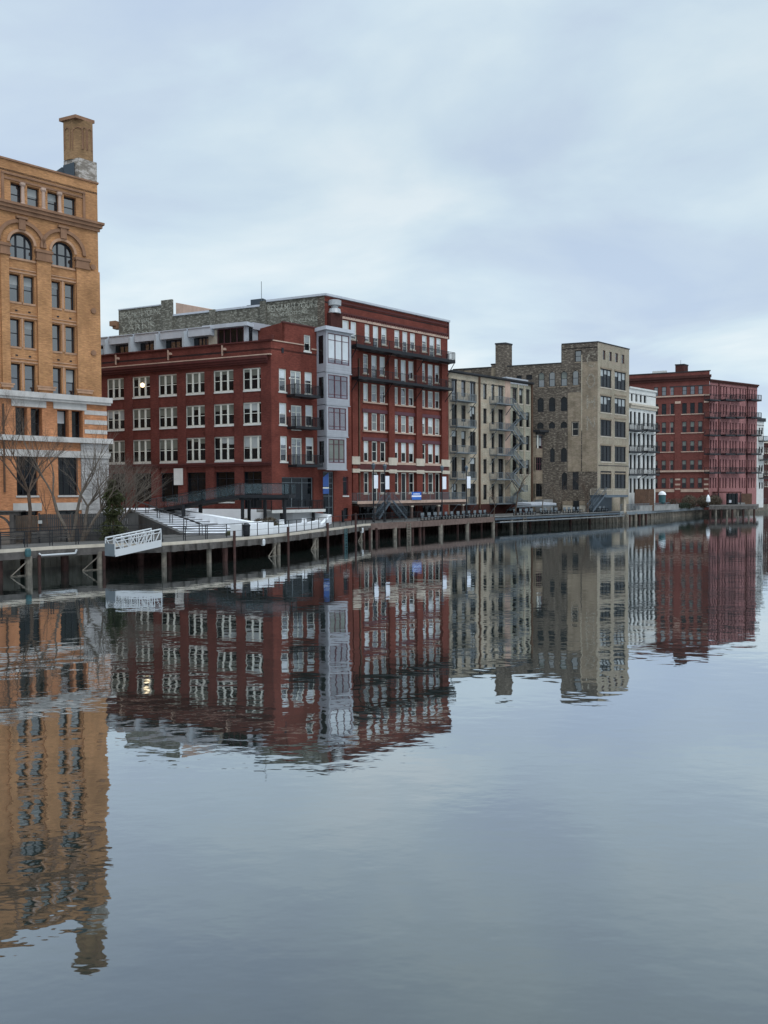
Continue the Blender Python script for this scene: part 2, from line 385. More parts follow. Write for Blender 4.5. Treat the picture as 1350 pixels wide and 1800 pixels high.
def railing_mesh(mb, pts, h, sp=.12, r=.012, post=1.5, pr=.03, top=.03, bars=True, mids=()):
    for a, b in zip(pts, pts[1:]):
        a = Vector(a); b = Vector(b); L = (b-a).length; up = Vector((0, 0, h))
        mb.bar(a+up, b+up, top*2, top*1.6); mb.bar(a+Vector((0, 0, .08)), b+Vector((0, 0, .08)), .03, .03)
        for q in mids: mb.bar(a+Vector((0, 0, q)), b+Vector((0, 0, q)), .02, .02)
        n = max(1, round(L/post))
        for i in range(n+1): p = a.lerp(b, i/n); mb.bar(p, p+up, pr*2, pr*2)
        if bars:
            n = max(1, int(L/sp))
            for i in range(n): p = a.lerp(b, (i+.5)/n); mb.bar(p+Vector((0, 0, .08)), p+up, r*2, r*2)
    return mb
def balcony(F, par, s0, s1, z, out, mat='black_metal', rmat=None, h=1.05, th=.16, brace=True, sp=.13, y0=0, sag=1.2, panel=None):
    o = put(MB().box(0, s1-s0, -out, -.02+y0, -th, 0), 'balcony', mat, par, F, s0, z)
    rb = MB(); railing_mesh(rb, [(.04, -.03+y0, 0), (.04, -out+.05, 0), (s1-s0-.04, -out+.05, 0), (s1-s0-.04, -.03+y0, 0)], h, sp=sp, r=.011)
    rb.build('railing', rmat or mat, o)
    if brace:
        n = max(2, round((s1-s0)/6)+1)
        for i in range(n):
            x = .12+(s1-s0-.24)*i/(n-1); MB().bar((x, -out+.1, -th), (x, -.02+y0, -th-sag), .08, .08).build('bracket', mat, o)
    return o
# ================================================================ BUILDINGS
RIV, EW, EW2, FARV = R(46.8), R(-67.5), R(-70), R(57.6)
def shell(par, F, s_lo, s_hi, z0, z1, depth_dir, depth, mat, back=True, left=True, right=True, name='side_wall'):
    """the walls behind a facade and the flat roof; depth_dir = plan vector the side walls run along"""
    a = F.P+F.u*s_lo; b = F.P+F.u*s_hi; d = Vector(depth_dir).normalized()*depth; L = par.location
    A, B, Cc, D = [Vector((q.x-L.x, q.y-L.y)) for q in (a, b, b+d, a+d)]
    mb = MB()
    for ok, p, q in ((right, B, Cc), (back, Cc, D), (left, D, A)):
        if ok: mb.quad((p.x, p.y, z0), (q.x, q.y, z0), (q.x, q.y, z1), (p.x, p.y, z1))
    mb.build(name, mat, par)
    rb = MB(); rb.prism([A, B, Cc, D], z1-1.0, z1-.8); rb.build('roof', 'dark_roof', par)
    return A, B, Cc, D
EWd = Vector((math.sin(EW), math.cos(EW)))          # into the distance, leftwards
RVd = Vector((math.sin(RIV), math.cos(RIV)))

# ---------------------------------------------------------------- 1. the tall yellow brick building
PY = col(179, 75.0); FY = Face(PY, RIV)
Y = thing('tall_brick_building', 'tall yellow brick building with two big arches and a square chimney at the left edge', 'building', (PY.x, PY.y, 2.0))
zt = FY.at(86, 301)[1]; zc1 = FY.at(90, 379.5)[1]; zb1 = FY.at(94, 697.5)[1]; zb2 = FY.at(96, 773)[1]; zb3 = FY.at(72, 798)[1]
rows = []
def YR(x0, x1, y0, y1): return FY.rect(x0, x1, y0, y1)
top4 = [YR(18.7, 38.2, 319.9, 359.9), YR(48, 69, 330.2, 365.8), YR(83.6, 103.1, 338.2, 374.7), YR(112.4, 133.7, 345.3, 380.9)]
prs = [[YR(16.7, 35.3, 481, 529), YR(41.7, 60.3, 485.8, 534), YR(90.8, 106.3, 494.7, 541.7), YR(114.2, 131.7, 498.3, 545)],
       [YR(17.5, 35.3, 560, 608.7), YR(43, 61.3, 564, 611.7), YR(91.7, 107, 570, 617.5), YR(115.3, 132.5, 573.3, 620)],
       [YR(18.7, 36.3, 639, 689), YR(43.7, 62.5, 641.7, 690.8), YR(92.5, 108.3, 645.8, 694), YR(115.8, 133.3, 648.7, 696.7)]]
low = [YR(25, 45.8, 716.7, 767.5), YR(52, 72, 718, 769), YR(98.3, 118.7, 720, 771), YR(123.7, 143, 722.5, 772.5)]
gr = [YR(27, 64, 800.6, 872), YR(100, 134.5, 802, 869.6)]
pl = [YR(27, 65, 896, 903), YR(100, 136, 900, 908)]
def lev(rs):                                   # one storey: same head and sill height
    z0 = sum(r[2] for r in rs)/len(rs); z1 = sum(r[3] for r in rs)/len(rs); return [(r[0], r[1], z0, z1) for r in rs]
top4 = lev(top4); prs = [lev(p) for p in prs]; low = lev(low); gr = lev(gr); pl = lev(pl)
arch = [YR(17, 58.7, 409, 455), YR(91.5, 129.8, 424.4, 468.8)]; arch = lev(arch)
XL = -24.0
wa = MB(); holes = top4+[r for p in prs for r in p]+arch
wall(wa, XL, 0, zb1, zt, holes, .5)
for a in arch:                                 # round heads: fill the corners above the springing
    cx = (a[0]+a[1])/2; rr = (a[1]-a[0])/2; zs = a[3]-rr
    for sg in (-1, 1):
        P = [(cx+sg*rr*math.cos(t*math.pi/16), zs+rr*math.sin(t*math.pi/16)) for t in range(9)]
        for (x0, z0), (x1, z1) in zip(P, P[1:]):
            wa.quad((x0, 0, z0), (x1, 0, z1), (x1, 0, a[3]+.0), (x0, 0, a[3])); wa.quad((x0, 0, z0), (x1, 0, z1), (x1, .5, z1), (x0, .5, z0))
put(wa, 'wall', 'yellow_brick', Y, FY)
wb = MB(); wall(wb, XL, .45, 1.0, zb1, low+gr+pl, 1.0, -.35); put(wb, 'lower_wall', 'orange_brick', Y, FY)
shell(Y, FY, XL, 0, 1.0, zt, RVd*0+FY.n, 26, 'yellow_brick')
# shallow pilasters between the window bays
def ys(px, py): return FY.at(px, py)[0]
pil = [(ys(2, 600), ys(16.5, 600)), (ys(65.5, 600), ys(90, 600)), (ys(134.5, 600), -.002)]
zcap = FY.at(78, 452)[1]; zpb = FY.at(80, 688)[1]
pm = MB()
for a, b in pil: pm.box(a, b, -.3, -.002, zb1+.002, zcap-.5)
put(pm, 'pilaster', 'yellow_brick', Y, FY)
for a, b in pil:
    b = b if b < -1 else a+(pil[1][1]-pil[1][0])*.92
    put(MB().box(-.15, b-a+.15, -.5, -.003, .25, .5).box(-.05, b-a+.05, -.42, -.003, -.35, .25).box(-.12, b-a+.12, -.46, -.003, -.5, -.35), 'capital', 'terracotta', Y, FY, a, zcap)
    put(MB().box(-.25, b-a+.25, -.5, -.303, 0, .12).box(-.15, b-a+.15, -.45, -.303, -.25, 0), 'pilaster_base', 'sandstone', Y, FY, a, zb1+.75)
# arch rings
for a in arch:
    cx = (a[0]+a[1])/2; r0 = (a[1]-a[0])/2; zs = a[3]-r0
    for r_in, r_out, d, mt in ((r0+.02, r0+.25, .12, 'sandstone'), (r0+.8, r0+1.1, .22, 'terracotta')):
        g = MB(); N = 22
        for t in range(N):
            q = [(cx+rr*math.cos(an), zs+rr*math.sin(an)) for an in (math.pi*t/N, math.pi*(t+1)/N) for rr in (r_in, r_out)]
            (x0, z0), (x1, z1), (x2, z2), (x3, z3) = q
            g.quad((x0, -d, z0), (x1, -d, z1), (x3, -d, z3), (x2, -d, z2)); g.quad((x0, -d, z0), (x2, -d, z2), (x2, 0, z2), (x0, 0, z0)); g.quad((x1, -d, z1), (x1, 0, z1), (x3, 0, z3), (x3, -d, z3))
        put(g, 'arch_moulding', mt, Y, FY)
    put(MB().box(-.28, .28, -.3, -.002, r0+.2, r0+1.15).box(-.5, .5, -.38, -.002, r0+1.15, r0+1.35), 'keystone', 'terracotta', Y, FY, cx, zs)
    # arched window: frame, lights and round head
    W = 2*r0; f = MB(); H = a[3]-a[2]-r0
    for i, x in enumerate((-r0, -r0/2.6-.06, r0/2.6-.06, r0-.14)): f.box(x, x+.14, 0, .1, 0, H+(r0*.9 if i in (1, 2) else 0))
    f.box(-r0, r0, .003, .097, 0, .12).box(-r0, r0, .006, .094, (H+r0)*.46, (H+r0)*.46+.1)
    for t in range(14):
        an, am = math.pi*t/14, math.pi*(t+1)/14
        q = [(rr*math.cos(x), H+rr*math.sin(x)) for x in (an, am) for rr in (r0-.16, r0)]
        f.quad((q[0][0], 0, q[0][1]), (q[1][0], 0, q[1][1]), (q[3][0], 0, q[3][1]), (q[2][0], 0, q[2][1]))
    o = put(f, 'arched_window', 'dark_frame', Y, FY, cx, a[2], .38)
    poly = [(-r0, 0), (r0, 0)]+[(r0*math.cos(math.pi*t/14), H+r0*math.sin(math.pi*t/14)) for t in range(15)]
    g = MB(); g.quad(*[(x, .08, z) for x, z in poly]); g.build('pane', 'glass_sky', o)
    MB().box(-r0-.25, r0+.25, -.5, .1, -.18, -.004).build('sill', 'sandstone', o)
for i, p in enumerate([top4]+prs):
    for r in p: win(FY, Y, r, 1, 'dark_frame', .09, .42, pane='glass_sky', sill='sandstone' if i else None, blind='blind_grey' if rnd.random() < .25 else None, bl=(.2, .5), proud=.06)
for r in low: win(FY, Y, r, 1, 'dark_frame', .1, .5, pane='glass_dim', sill='limestone', proud=-.2, blind='blind_pale' if r is low[2] else None, bl=.45)
for r in gr: win(FY, Y, r, 3, 'dark_frame', .09, .0, sash=(.33, .72), pane='glass_dark', sill='limestone', proud=.45)
for r in pl: win(FY, Y, r, 2, 'dark_frame', .06, .0, sash=None, pane='glass_dim')
mo = MB()
for k, p in enumerate(prs):                    # mullion piers and string courses in each bay
    for a, b in ((p[0], p[1]), (p[2], p[3])):
        mo.box(a[0]-.25, b[1]+.25, -.10, -.002, a[3]+.12, a[3]+.24).box(a[0]-.25, b[1]+.25, -.07, -.002, a[3]+.42, a[3]+.5)
        mo.box(a[1]+.12, b[0]-.12, -.06, -.002, a[2], a[3]+.1)
put(mo, 'string_course', 'sandstone', Y, FY)
sr = top4[0][0]-.55; er = top4[3][1]+.6; z0 = top4[0][2]; z1 = top4[0][3]
put(MB().box(sr-.25, er+.25, -.16, -.002, z1+.55, z1+.72).box(sr, er, -.10, -.002, z1+.12, z1+.3).box(sr-.25, sr-.02, -.12, -.003, z0-.1, z1+.55).box(er+.02, er+.25, -.12, -.003, z0-.1, z1+.55), 'frieze_surround', 'terracotta', Y, FY)
for x in (top4[1][0]-.4, (top4[1][1]+top4[2][0])/2, top4[3][0]-.4):
    put(MB().lathe(0, -.02, [(.26, 0), (.26, .15), (.17, .25), (.15, z1-z0-.25), (.26, z1-z0-.1), (.26, z1-z0+.1)], 8), 'colonnette', 'pinkish_stone', Y, FY, x, z0)
put(MB().box(XL, .45, -.55, -.002, 0, .22).box(XL, .3, -.4, -.003, -.3, -.002).box(XL, .12, -.22, -.004, -.62, -.302), 'cornice', 'terracotta', Y, FY, 0, zc1+.1)
put(MB().box(XL, .1, -.12, .35, 0, .16), 'roof_coping', 'terracotta', Y, FY, 0, zt+.002)
put(MB().box(XL, .8, -.95, -.352, -.28, .22).box(XL, .7, -.8, -.353, -.5, -.283), 'belt_course', 'limestone', Y, FY, 0, zb1-.02)
put(MB().box(XL, .85, -.85, -.353, -.24, .24), 'belt_course', 'limestone', Y, FY, 0, zb2)
xr = ys(141, 800)
put(MB().box(XL, xr, -.52, -.354, -.28, .34), 'belt_course', 'limestone', Y, FY, 0, zb3)
for a, b in ((low[0], low[1]), (low[2], low[3])):
    L = MB().box(-.35, b[1]-a[0]+.35, -.45, -.353, .06, .95)
    for k in range(4): x = (b[1]-a[0])*(.16+.1*(k % 2)+.5*(k//2)); L.box(x, x+.22, -.56, -.453, .72, .9)
    put(L, 'lintel', 'limestone', Y, FY, a[0], a[3])
st = MB()
for y0, y1 in ((722.5, 730), (739, 746.7), (756, 763)): st.box(ys(146, 740), .46, -.40, -.353, FY.at(163, y1)[1], FY.at(163, y0)[1])
put(st, 'stone_band', 'limestone', Y, FY)
zq = zb2-.26
pm = MB(); zc = 1.0
while zc < zq-.1: pm.box(xr-.1, .5, -.55, -.36, zc, min(zc+.42, zq)).box(xr-.1, .47, -.50, -.361, zc+.42, min(zc+.48, zq)) if zc+.42 < zq else pm.box(xr-.1, .5, -.55, -.36, zc, zq); zc += .48
put(pm, 'stone_pier', 'grey_stone', Y, FY)
put(MB().box(xr-.2, .65, -.72, -.553, -.3, 0).box(xr-.15, .6, -.66, -.554, -.5, -.302), 'pier_moulding', 'limestone', Y, FY, 0, FY.at(165, 802)[1]+.3)
for r in pl: put(MB().box(-.3, r[1]-r[0]+.3, -.42, -.352, .03, .75), 'lintel', 'limestone', Y, FY, r[0], r[3])
for px, py in ((160.9, 471), (161.7, 547.5), (161.7, 621)):
    s, z = FY.at(px, py); g = MB(); poly = [(.26*math.cos(t*.5236), .26*math.sin(t*.5236)) for t in range(12)]
    n = len(g.v); g.quad(*[(x, -.42, q) for x, q in poly])
    for (a, b), (c, d) in zip(poly, poly[1:]+poly[:1]): g.quad((a, -.42, b), (c, -.42, d), (c, -.3, d), (a, -.3, b))
    put(g, 'tie_plate', 'terracotta', Y, FY, s, z)
an = MB()
for p in prs:                                  # little dark vents and lamps in the spandrels
    for a, b in ((p[0], p[1]), (p[2], p[3])):
        for q in (.25, .78): x = a[0]+(b[1]-a[0])*q; an.box(x-.1, x+.1, -.05, -.002, a[2]-.85, a[2]-.72)
put(an, 'vent', 'dark_frame', Y, FY)
put(MB().tube((0, -.5, 0), (0, -.5, zb1-zc1*0-8), .09, 6).tube((0, -.5, 0), (0, -.5, -1), .09, 6), 'downpipe', 'brown_wood', Y, FY, ys(4.5, 830), 7)
# rooftop chimney and clad stair head
a0 = ys(137, 300); a1 = -.0
ZB = zt+.02; lx = -EWd                          # leftwards wall runs away to the left
ch = thing('tmp', None, None)
bpy.data.objects.remove(ch)
def chim(s0, s1, lft, zlo, zhi, chf=0, mb=None):
    A = FY.P+FY.u*s0+FY.n*.01; B = FY.P+FY.u*s1+FY.n*.01; d = EWd*lft
    L = Vector((Y.location.x, Y.location.y)); q = [A+d-L, A-L, B-L, B+d-L]
    if chf: q = [q[0], q[1]+EWd*chf, q[1]+FY.u*chf*.9, q[2], q[3]]
    return (mb or MB()).prism(q, zlo, zhi)
zs1 = FY.at(160, 283)[1]; ztop = FY.at(140, 203)[1]
chim(a0+.12, a1, 1.9, ZB-.3, zs1).build('chimney_base', 'chimney_stone', Y)
cs = chim(a0+.02, a1-.35, 1.75, zs1-.01, ztop-.3, .75).build('chimney', 'chimney_brick', Y)
cap = MB(); chim(a0-.15, a1-.15, 2.05, ztop-.3, ztop, 0, cap); cap.build('chimney_cap', 'terracotta', cs)
pn = MB(); zpa = zs1+.9; zpb_ = ztop-1.0
A = FY.P+FY.u*(a0+.02)+FY.n*.01-Vector((Y.location.x, Y.location.y))
def panel(P0, P1, mb):                          # sunk arched panel drawn as a thin moulding
    P0 = Vector(P0); P1 = Vector(P1); d = P1-P0; nn = Vector((d.y, -d.x)).normalized()*.03; W = d.length
    pts = [(0, zpa), (0, zpb_-W/2)]+[(W/2-W/2*math.cos(t*math.pi/6), zpb_-W/2+W/2*math.sin(t*math.pi/6)) for t in range(1, 6)]+[(W, zpb_-W/2), (W, zpa)]
    for (x, z), (x2, z2) in zip(pts, pts[1:]):
        p = P0+d.normalized()*x+nn; q = P0+d.normalized()*x2+nn; mb.bar((p.x, p.y, z), (q.x, q.y, z2), .07, .07)
e1 = A+EWd*.75; e2 = A+FY.u*.68
panel(e1+(e2-e1)*.08, e1+(e2-e1)*.92, pn); wR = (a1-.35-a0-.02)
panel(A+FY.u*(wR*.30), A+FY.u*(wR*.56), pn); panel(A+FY.u*(wR*.64), A+FY.u*(wR*.92), pn); panel(A+EWd*1.6, A+EWd*.9, pn)
pn.build('arched_panel', 'terracotta', cs)
cl_ = MB(); cl_.prism([A+EWd*1.98+FY.u*.1, A+EWd*.35-FY.n*0+FY.u*-.1, A+EWd*.35+FY.u*.6+FY.n*1, A+EWd*1.98+FY.u*.6+FY.n*1], ZB-.5, FY.at(125, 275)[1]-.3)
cl_.build('clad_stair_head', 'slate_cladding', Y)
p0 = A+EWd*2.0; p1 = A+EWd*7.5
q0 = FY.at(115, 300)[1]
MB().prism([p0, p1, p1+RVd*1.5, p0+RVd*1.5], ZB-1, [q0+1.0, ZB-.5, ZB-.5, q0+1.0]).build('roof_hatch', 'slate_cladding', Y)

# ---------------------------------------------------------------- 2. the red loft building with the glazed bay
PA = col(478.5, 88.0); FA = Face(PA, EW); FB_ = Face(PA, RIV)
A2 = thing('loft_building', 'low dark red brick loft building with cream triple windows and a glazed corner bay', 'building', (PA.x, PA.y, 3.9))
cols = [(188, 219.6), (232.6, 266), (278.3, 313), (326, 361.7), (375, 412.6), (426.5, 467)]
rws = [[(664.4, 700.4), (662, 697.8), (658.7, 694.8), (654, 691.7), (650, 688.9), (646.3, 686)],
       [(720.4, 755.6), (718.5, 753.7), (715, 751.5), (713, 750), (709, 747), (707, 745.4)],
       [(775.5, 813.5), (773, 812), (770.7, 812.6), (769.4, 813), (767, 810), (765.7, 809)]]
AW = [lev([FA.rect(c[0], c[1], *rw[i]) for i, c in enumerate(cols)]) for rw in rws]
gcols = [(196, 222, 833, 885), (235.6, 266.7, 832, 884), (282, 320, 831.5, 882), (328, 363, 830.7, 880), (378, 414, 829, 878), (428, 474, 828, 894)]
AG = [FA.rect(*g) for g in gcols]
zg1 = sum(g[3] for g in AG)/6; AG = [(g[0], g[1], g[2] if i < 5 else 4.0, zg1) for i, g in enumerate(AG)]
AG = [(g[0], g[1], (sum(x[2] for x in AG[:5])/5 if i < 5 else g[2]), g[3]) for i, g in enumerate(AG)]
zAt = FA.at(420, 603.7)[1]; zAc = FA.at(330, 633)[1]
sL = FA.at(150, 640)[0]
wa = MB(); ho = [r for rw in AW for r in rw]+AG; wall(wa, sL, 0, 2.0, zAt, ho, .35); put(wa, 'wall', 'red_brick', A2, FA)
for rw in AW:
    for i, r in enumerate(rw):
        k = rnd.random()
        win(FA, A2, r, 3, 'white_frame', .15, .12, pane='glass_dim', blind='blind_green' if k < .85 else 'blind_grey', bl=(.42, .5) if k < .55 else (0, .55), sill='white_paint', mull=.24, proud=.08)
for i, g in enumerate(AG): win(FA, A2, g, 2 if i < 5 else 3, 'dark_frame', .08, .28, sash=.78, pane='glass_dim', sill='white_paint' if i == 4 else None)
pm = MB(); mids = [sL+.2]+[(AW[0][i][1]+AW[0][i+1][0])/2 for i in range(5)]+[-.68]
for i, x in enumerate(mids): pm.box(x-.62, x+.62+(.06 if i == 6 else 0), -.14, -.002, 2.0, zAc-1.5)
put(pm, 'pilaster', 'red_brick', A2, FA)
cb_ = MB()
for i in range(6):
    r = AW[0][i]; n = 11; x0 = r[0]-.1; wdt = (r[1]-r[0]+.2)/n
    for k in range(n): cb_.box(x0+k*wdt+.03, x0+(k+.55)*wdt, -.1, -.002, r[3]+.62, r[3]+.95)
    cb_.box(x0, x0+n*wdt, -.13, -.002, r[3]+.952, r[3]+1.15)
put(cb_, 'corbel_table', 'brick_corbel', A2, FA)
put(MB().box(sL, -.35, -.5, -.002, 0, .28).box(sL, -.35, -.36, -.003, -.28, -.002).box(sL, -.4, -.22, -.004, -.5, -.283), 'cornice', 'red_trim', A2, FA, 0, zAc-.55)
put(MB().box(sL, .12, -.42, -.003, 0, .12), 'gutter', 'pinkish_stone', A2, FA, 0, zAc-.2)
zAb = FA.at(390, 817)[1]
put(MB().box(sL, .1, -.4, -.145, 0, .2).box(sL, .05, -.3, -.146, -.22, -.002), 'belt_course', 'red_trim', A2, FA, 0, zAb+.05)
put(MB().box(sL, .15, -.16, .3, 0, .14), 'roof_coping', 'red_trim', A2, FA, 0, zAt+.002)
put(MB().box(-1.4, .25, -.22, .3, 0, .5), 'corner_cap', 'red_brick', A2, FA, 0, zAt+.142)
for px, py in ((204, 634), (296, 626), (391, 618)):
    s, z = FA.at(px, py); put(MB().box(0, .1, -.2, -.002, -.5, .7).box(.3, .55, -.3, -.003, .1, .35), 'parapet_bracket', 'pinkish_stone', A2, FA, s, z)
g = AW[0][1]; s_, z_ = FA.at(250, 677); lb = MB(); lb.lathe(0, 0, [(.02, -.3), (.2, -.22), (.3, 0), (.2, .22), (.02, .3)], 10); put(lb, 'lit_lamp', 'lamp_glow', A2, FA, s_, z_, .05)
# white notice board with no writing
s_, z_ = FA.at(315.5, 838)
nb = FA.pt(s_, -.25, z_); o = MB().box(-.65, .65, 0, .08, -1.0, 1.0).build('notice_board', 'white_paint', None, nb, FA.rz); tag(o, 'square white notice board hanging on the red wall at ground floor', 'sign')
# river side of the loft building
EA = FB_.at(618.5, 862)[0]
zlow = FB_.at(505, 603)[1]; zhi = FB_.at(525, 572)[1]; sst = FB_.at(496, 590)[0]
Rr = FB_.rect
bw = [lev([Rr(490.4, 503.3, 648.7, 688), Rr(535.7, 548.7, 654, 693.5)]), lev([Rr(491, 504, 709, 746), Rr(537, 550, 712, 750)]), lev([Rr(492.8, 504.8, 766.7, 811), Rr(537.6, 551.5, 769, 813)])]
bd = [Rr(510.7, 529.6, 652, 700), Rr(511.7, 530.7, 712.6, 757), Rr(512.6, 531, 770, 821)]
tw = Rr(534.5, 546, 589, 617.5); gg = Rr(495.6, 551, 839, 897); gg = (gg[0], gg[1], 4.0, gg[3])
strip = Rr(568, 586.7, 829, 912); strip = (strip[0], strip[1], 2.9, strip[3]); nw = Rr(603, 612, 838, 871); dr = Rr(604, 612, 893, 911); dr = (dr[0], dr[1], 2.5, dr[3])
wb = MB(); wall(wb, 0, EA, 2.0, zlow, [r for rw in bw for r in rw]+bd+[gg, strip, nw, dr]+[(tw[0], tw[1], tw[2], zlow)], .35)
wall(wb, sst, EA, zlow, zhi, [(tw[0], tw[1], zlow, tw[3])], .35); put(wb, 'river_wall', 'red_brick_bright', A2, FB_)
put(MB().box(0, tw[0]-.1, -.1, .3, 0, .12).box(tw[1]+.1, EA-.05, -.1, -.002, -.35, -.2), 'roof_coping', 'pinkish_stone', A2, FB_, 0, zlow+.003)
put(MB().box(sst, EA, -.1, .3, 0, .14), 'roof_coping', 'red_trim', A2, FB_, 0, zhi+.002)
put(MB().box(0, .35, 0, 6, zlow, zhi), 'end_wall', 'red_brick_bright', A2, FB_, sst, 0)
for rw in bw:
    for r in rw: win(FB_, A2, r, 1, 'white_frame', .13, .1, pane='glass_sky', blind='blind_pale', bl=(.3, .5), sill='white_paint')
for r in bd: win(FB_, A2, r, 2, 'white_frame', .14, .1, sash=.72, pane='glass_sky', name='glazed_door', blind='blind_grey', bl=(.1, .4))
win(FB_, A2, tw, 1, 'white_frame', .13, .1, pane='glass_dim', sill='white_paint', blind='blind_grey', bl=.45)
win(FB_, A2, gg, 3, 'steel_grey', .1, .25, sash=.82, pane='glass_dim')
win(FB_, A2, strip, 1, 'steel_grey', .1, .15, sash=(.2, .45, .62, .74, .86), pane='glass_dim')
win(FB_, A2, nw, 1, 'maroon_frame', .12, .15, sash=.75, pane='glass_dark', sill='white_paint')
win(FB_, A2, dr, 1, 'black_metal', .1, .15, sash=None, pane='glass_dark', name='door')
for (x0, x1, y) in ((488.5, 544.5, 701.5), (489.5, 545, 757), (491.5, 549, 823)):
    a = FB_.at(x0, y)[0]; b = FB_.at(x1, y)[0]; balcony(FB_, A2, a+1.2, b+.3, FB_.at((x0+x1)/2+5, y-6)[1], 1.7, 'black_metal', th=.3, brace=False, sp=.11, h=1.1)
put(MB().box(-.15, .15, -.06, -.002, -.3, .3), 'vent', 'dark_frame', A2, FB_, *FB_.at(496.5, 616))
for y in (665, 723, 787): put(MB().lathe(0, -.12, [(.05, -.12), (.1, 0), (.05, .12)], 6), 'wall_lamp', 'white_paint', A2, FB_, *FB_.at(508, y))
# glazed bay: four storeys, each a little narrower than the one above
b0 = FB_.at(575, 700)[0]-1.6; b1 = FB_.at(618.5, 620)[0]-.75; OUT = 1.9
lv = [575, 652.8, 710.6, 766.5, 825.6]; FBo = FB_.off(-OUT)
zl = [FBo.at(575, y)[1] for y in lv]; e0 = FBo.at(575, 700)[0]; e1 = FBo.at(618, 600)[0]
bay = put(MB().box(-.3, e1-e0+.3, -.25, OUT+.3, -.3, .12), 'glazed_bay', 'pale_metal', A2, FBo, e0, zl[0])
L = A2.location
for k in range(4):
    zt_, zb_ = zl[k]-(.3 if k == 0 else 0), zl[k+1]; w_ = e1-e0-.28*k; H = zt_-zb_
    fz = zb_+H*.21
    f = MB().box(0, w_, .1, .3, zb_+.06, fz).box(0, w_, .1, .3, zt_-.3, zt_-.02).box(0, .25, .1, .3, fz, zt_-.3).box(w_-.3, w_, .1, .3, fz, zt_-.3).box(-.06, w_+.06, .02, .3, zb_-.05, zb_+.06)
    for j in range(3): q = zb_+.12+(fz-zb_-.1)*j/3; f.box(.02, w_-.02, .085, .098, q, q+.03)
    put(f, 'bay_storey', 'bay_metal', A2, FBo, e0, 0)
    win(FBo.off(.12), A2, (e0+.25, e0+w_-.3, fz, zt_-.3), 3, 'maroon_frame', .1, 0, sash=(.16, .78), pane='glass_bay', blind=('blind_pale', None, None, 'blind_green')[k], bl=(.85, .95))
    sd = MB()
    sd.box(-.02, .06, .28, OUT-.002, zb_+.06, fz).box(-.02, .06, .28, OUT-.002, zt_-.55, zt_-.02).box(-.02, .06, .28, .62, fz, zt_-.55).box(-.02, .06, OUT-.35, OUT-.002, fz, zt_-.55)
    put(sd, 'bay_side', 'bay_side_metal', A2, FBo, e0, 0)
    put(MB().box(.0, .05, .62, OUT-.35, fz, zt_-.55), 'side_pane', 'glass_dim', A2, FBo, e0, 0)
    put(MB().box(w_-.1, w_-.02, .31, OUT-.002, zb_+.06, zt_-.02), 'bay_side', 'bay_side_metal', A2, FBo, e0, 0)
    put(MB().box(.07, w_-.11, .31, OUT-.003, zb_+.06, zb_+.2), 'bay_floor', 'bay_side_metal', A2, FBo, e0, 0)
# rooftop: dormer row along the left side, glass pavilion at the corner
FP = FA.off(1.7); zr = zAt-.6
fs = [(199.6, 606.5, 593.5), (243.7, 602, 590), (288.5, 597, 584), (337.6, 593.5, 578.7)]
zf0 = sum(FP.at(x+18, y)[1] for x, y, _ in fs)/4; zf1 = sum(FP.at(x+18, t_)[1] for x, _, t_ in fs)/4
s_l = FP.at(150, 600)[0]; s_p = FP.at(368, 590)[0]
put(MB().box(s_l, s_p, .2, .5, zr-.4, zf1), 'dormer_wall', 'slate_cladding', A2, FP)
xs_ = [FP.at(x, 600)[0] for x in (154, 199.6, 243.7, 288.5, 337.6, 379)]
for a, b in zip(xs_, xs_[1:]):
    put(MB().box(a+.1, b-.1, -.9, .19, zf0, zf1).box(a+.1, b-.1, -1.0, -.1, zf1+.002, zf1+.1), 'dormer_fascia', 'pale_metal', A2, FP)
    if b < s_p+1: win(FP, A2, (a+.9, b-.9, zr, zf0), 3, 'dark_frame', .1, .05, sash=.5, pane='glass_bay')
for x in xs_[:-1]:                              # party fins, running towards the parapet
    p = FP.P+FP.u*x; q = p-RVd*1.35; d = FP.u*.3; Lv = Vector((L.x, L.y))
    MB().prism([p-Lv, q-Lv, q+d-Lv, p+d-Lv], zr-.4, [zf1+.1, zf0+.55, zf0+.55, zf1+.1]).build('dormer_fin', 'grey_siding', A2)
put(MB().box(s_l, s_p+2, .5, 14, zf1-.4, zf1-.2), 'dormer_roof', 'pale_metal', A2, FP)
for x in xs_[1:-1]: put(MB().tube((0, .6, -.2), (0, .6, .45), .16, 8), 'roof_vent', 'black_metal', A2, FP, x-.3, zf1)
FQ = FA.off(1.6); c0 = FQ.at(364, 590)[0]; c1 = FQ.at(433, 590)[0]; zp1 = FQ.at(400, 571)[1]
FR = Face(FQ.P+FQ.u*c1, RIV)
pv = put(MB().box(c0-.3, c1+.5, -.6, 7, 0, .45), 'pavilion_roof', 'pale_metal', A2, FQ, 0, zp1-.42)
put(MB().box(c0+.2, FQ.at(381, 590)[0], 0, .3, zr-.5, zp1-.43), 'pavilion_wall', 'buff_stone', A2, FQ)
win(FQ, A2, (FQ.at(382, 590)[0], FQ.at(428, 590)[0], zr-.3, zp1-.43), 4, 'maroon_frame', .1, .05, sash=None, pane='glass_dim')
put(MB().box(FQ.at(429, 590)[0], c1+.1, -.05, .4, zr-.5, zp1-.43), 'corner_post', 'pale_metal', A2, FQ)
rr_ = FR.at(444, 590)[0]
win(FR, A2, (.5, rr_, zr-.3, zp1-.43), 1, 'dark_frame', .1, .05, sash=(.3, .55, .8), pane='glass_dim')
re_ = FR.at(496, 590)[0]; zq1 = FR.at(470, 571)[1]; zq0 = FR.at(470, 583)[1]
put(MB().box(rr_, re_, -.1, 5, zq0, zq1), 'recess_fascia', 'bay_side_metal', A2, FR)
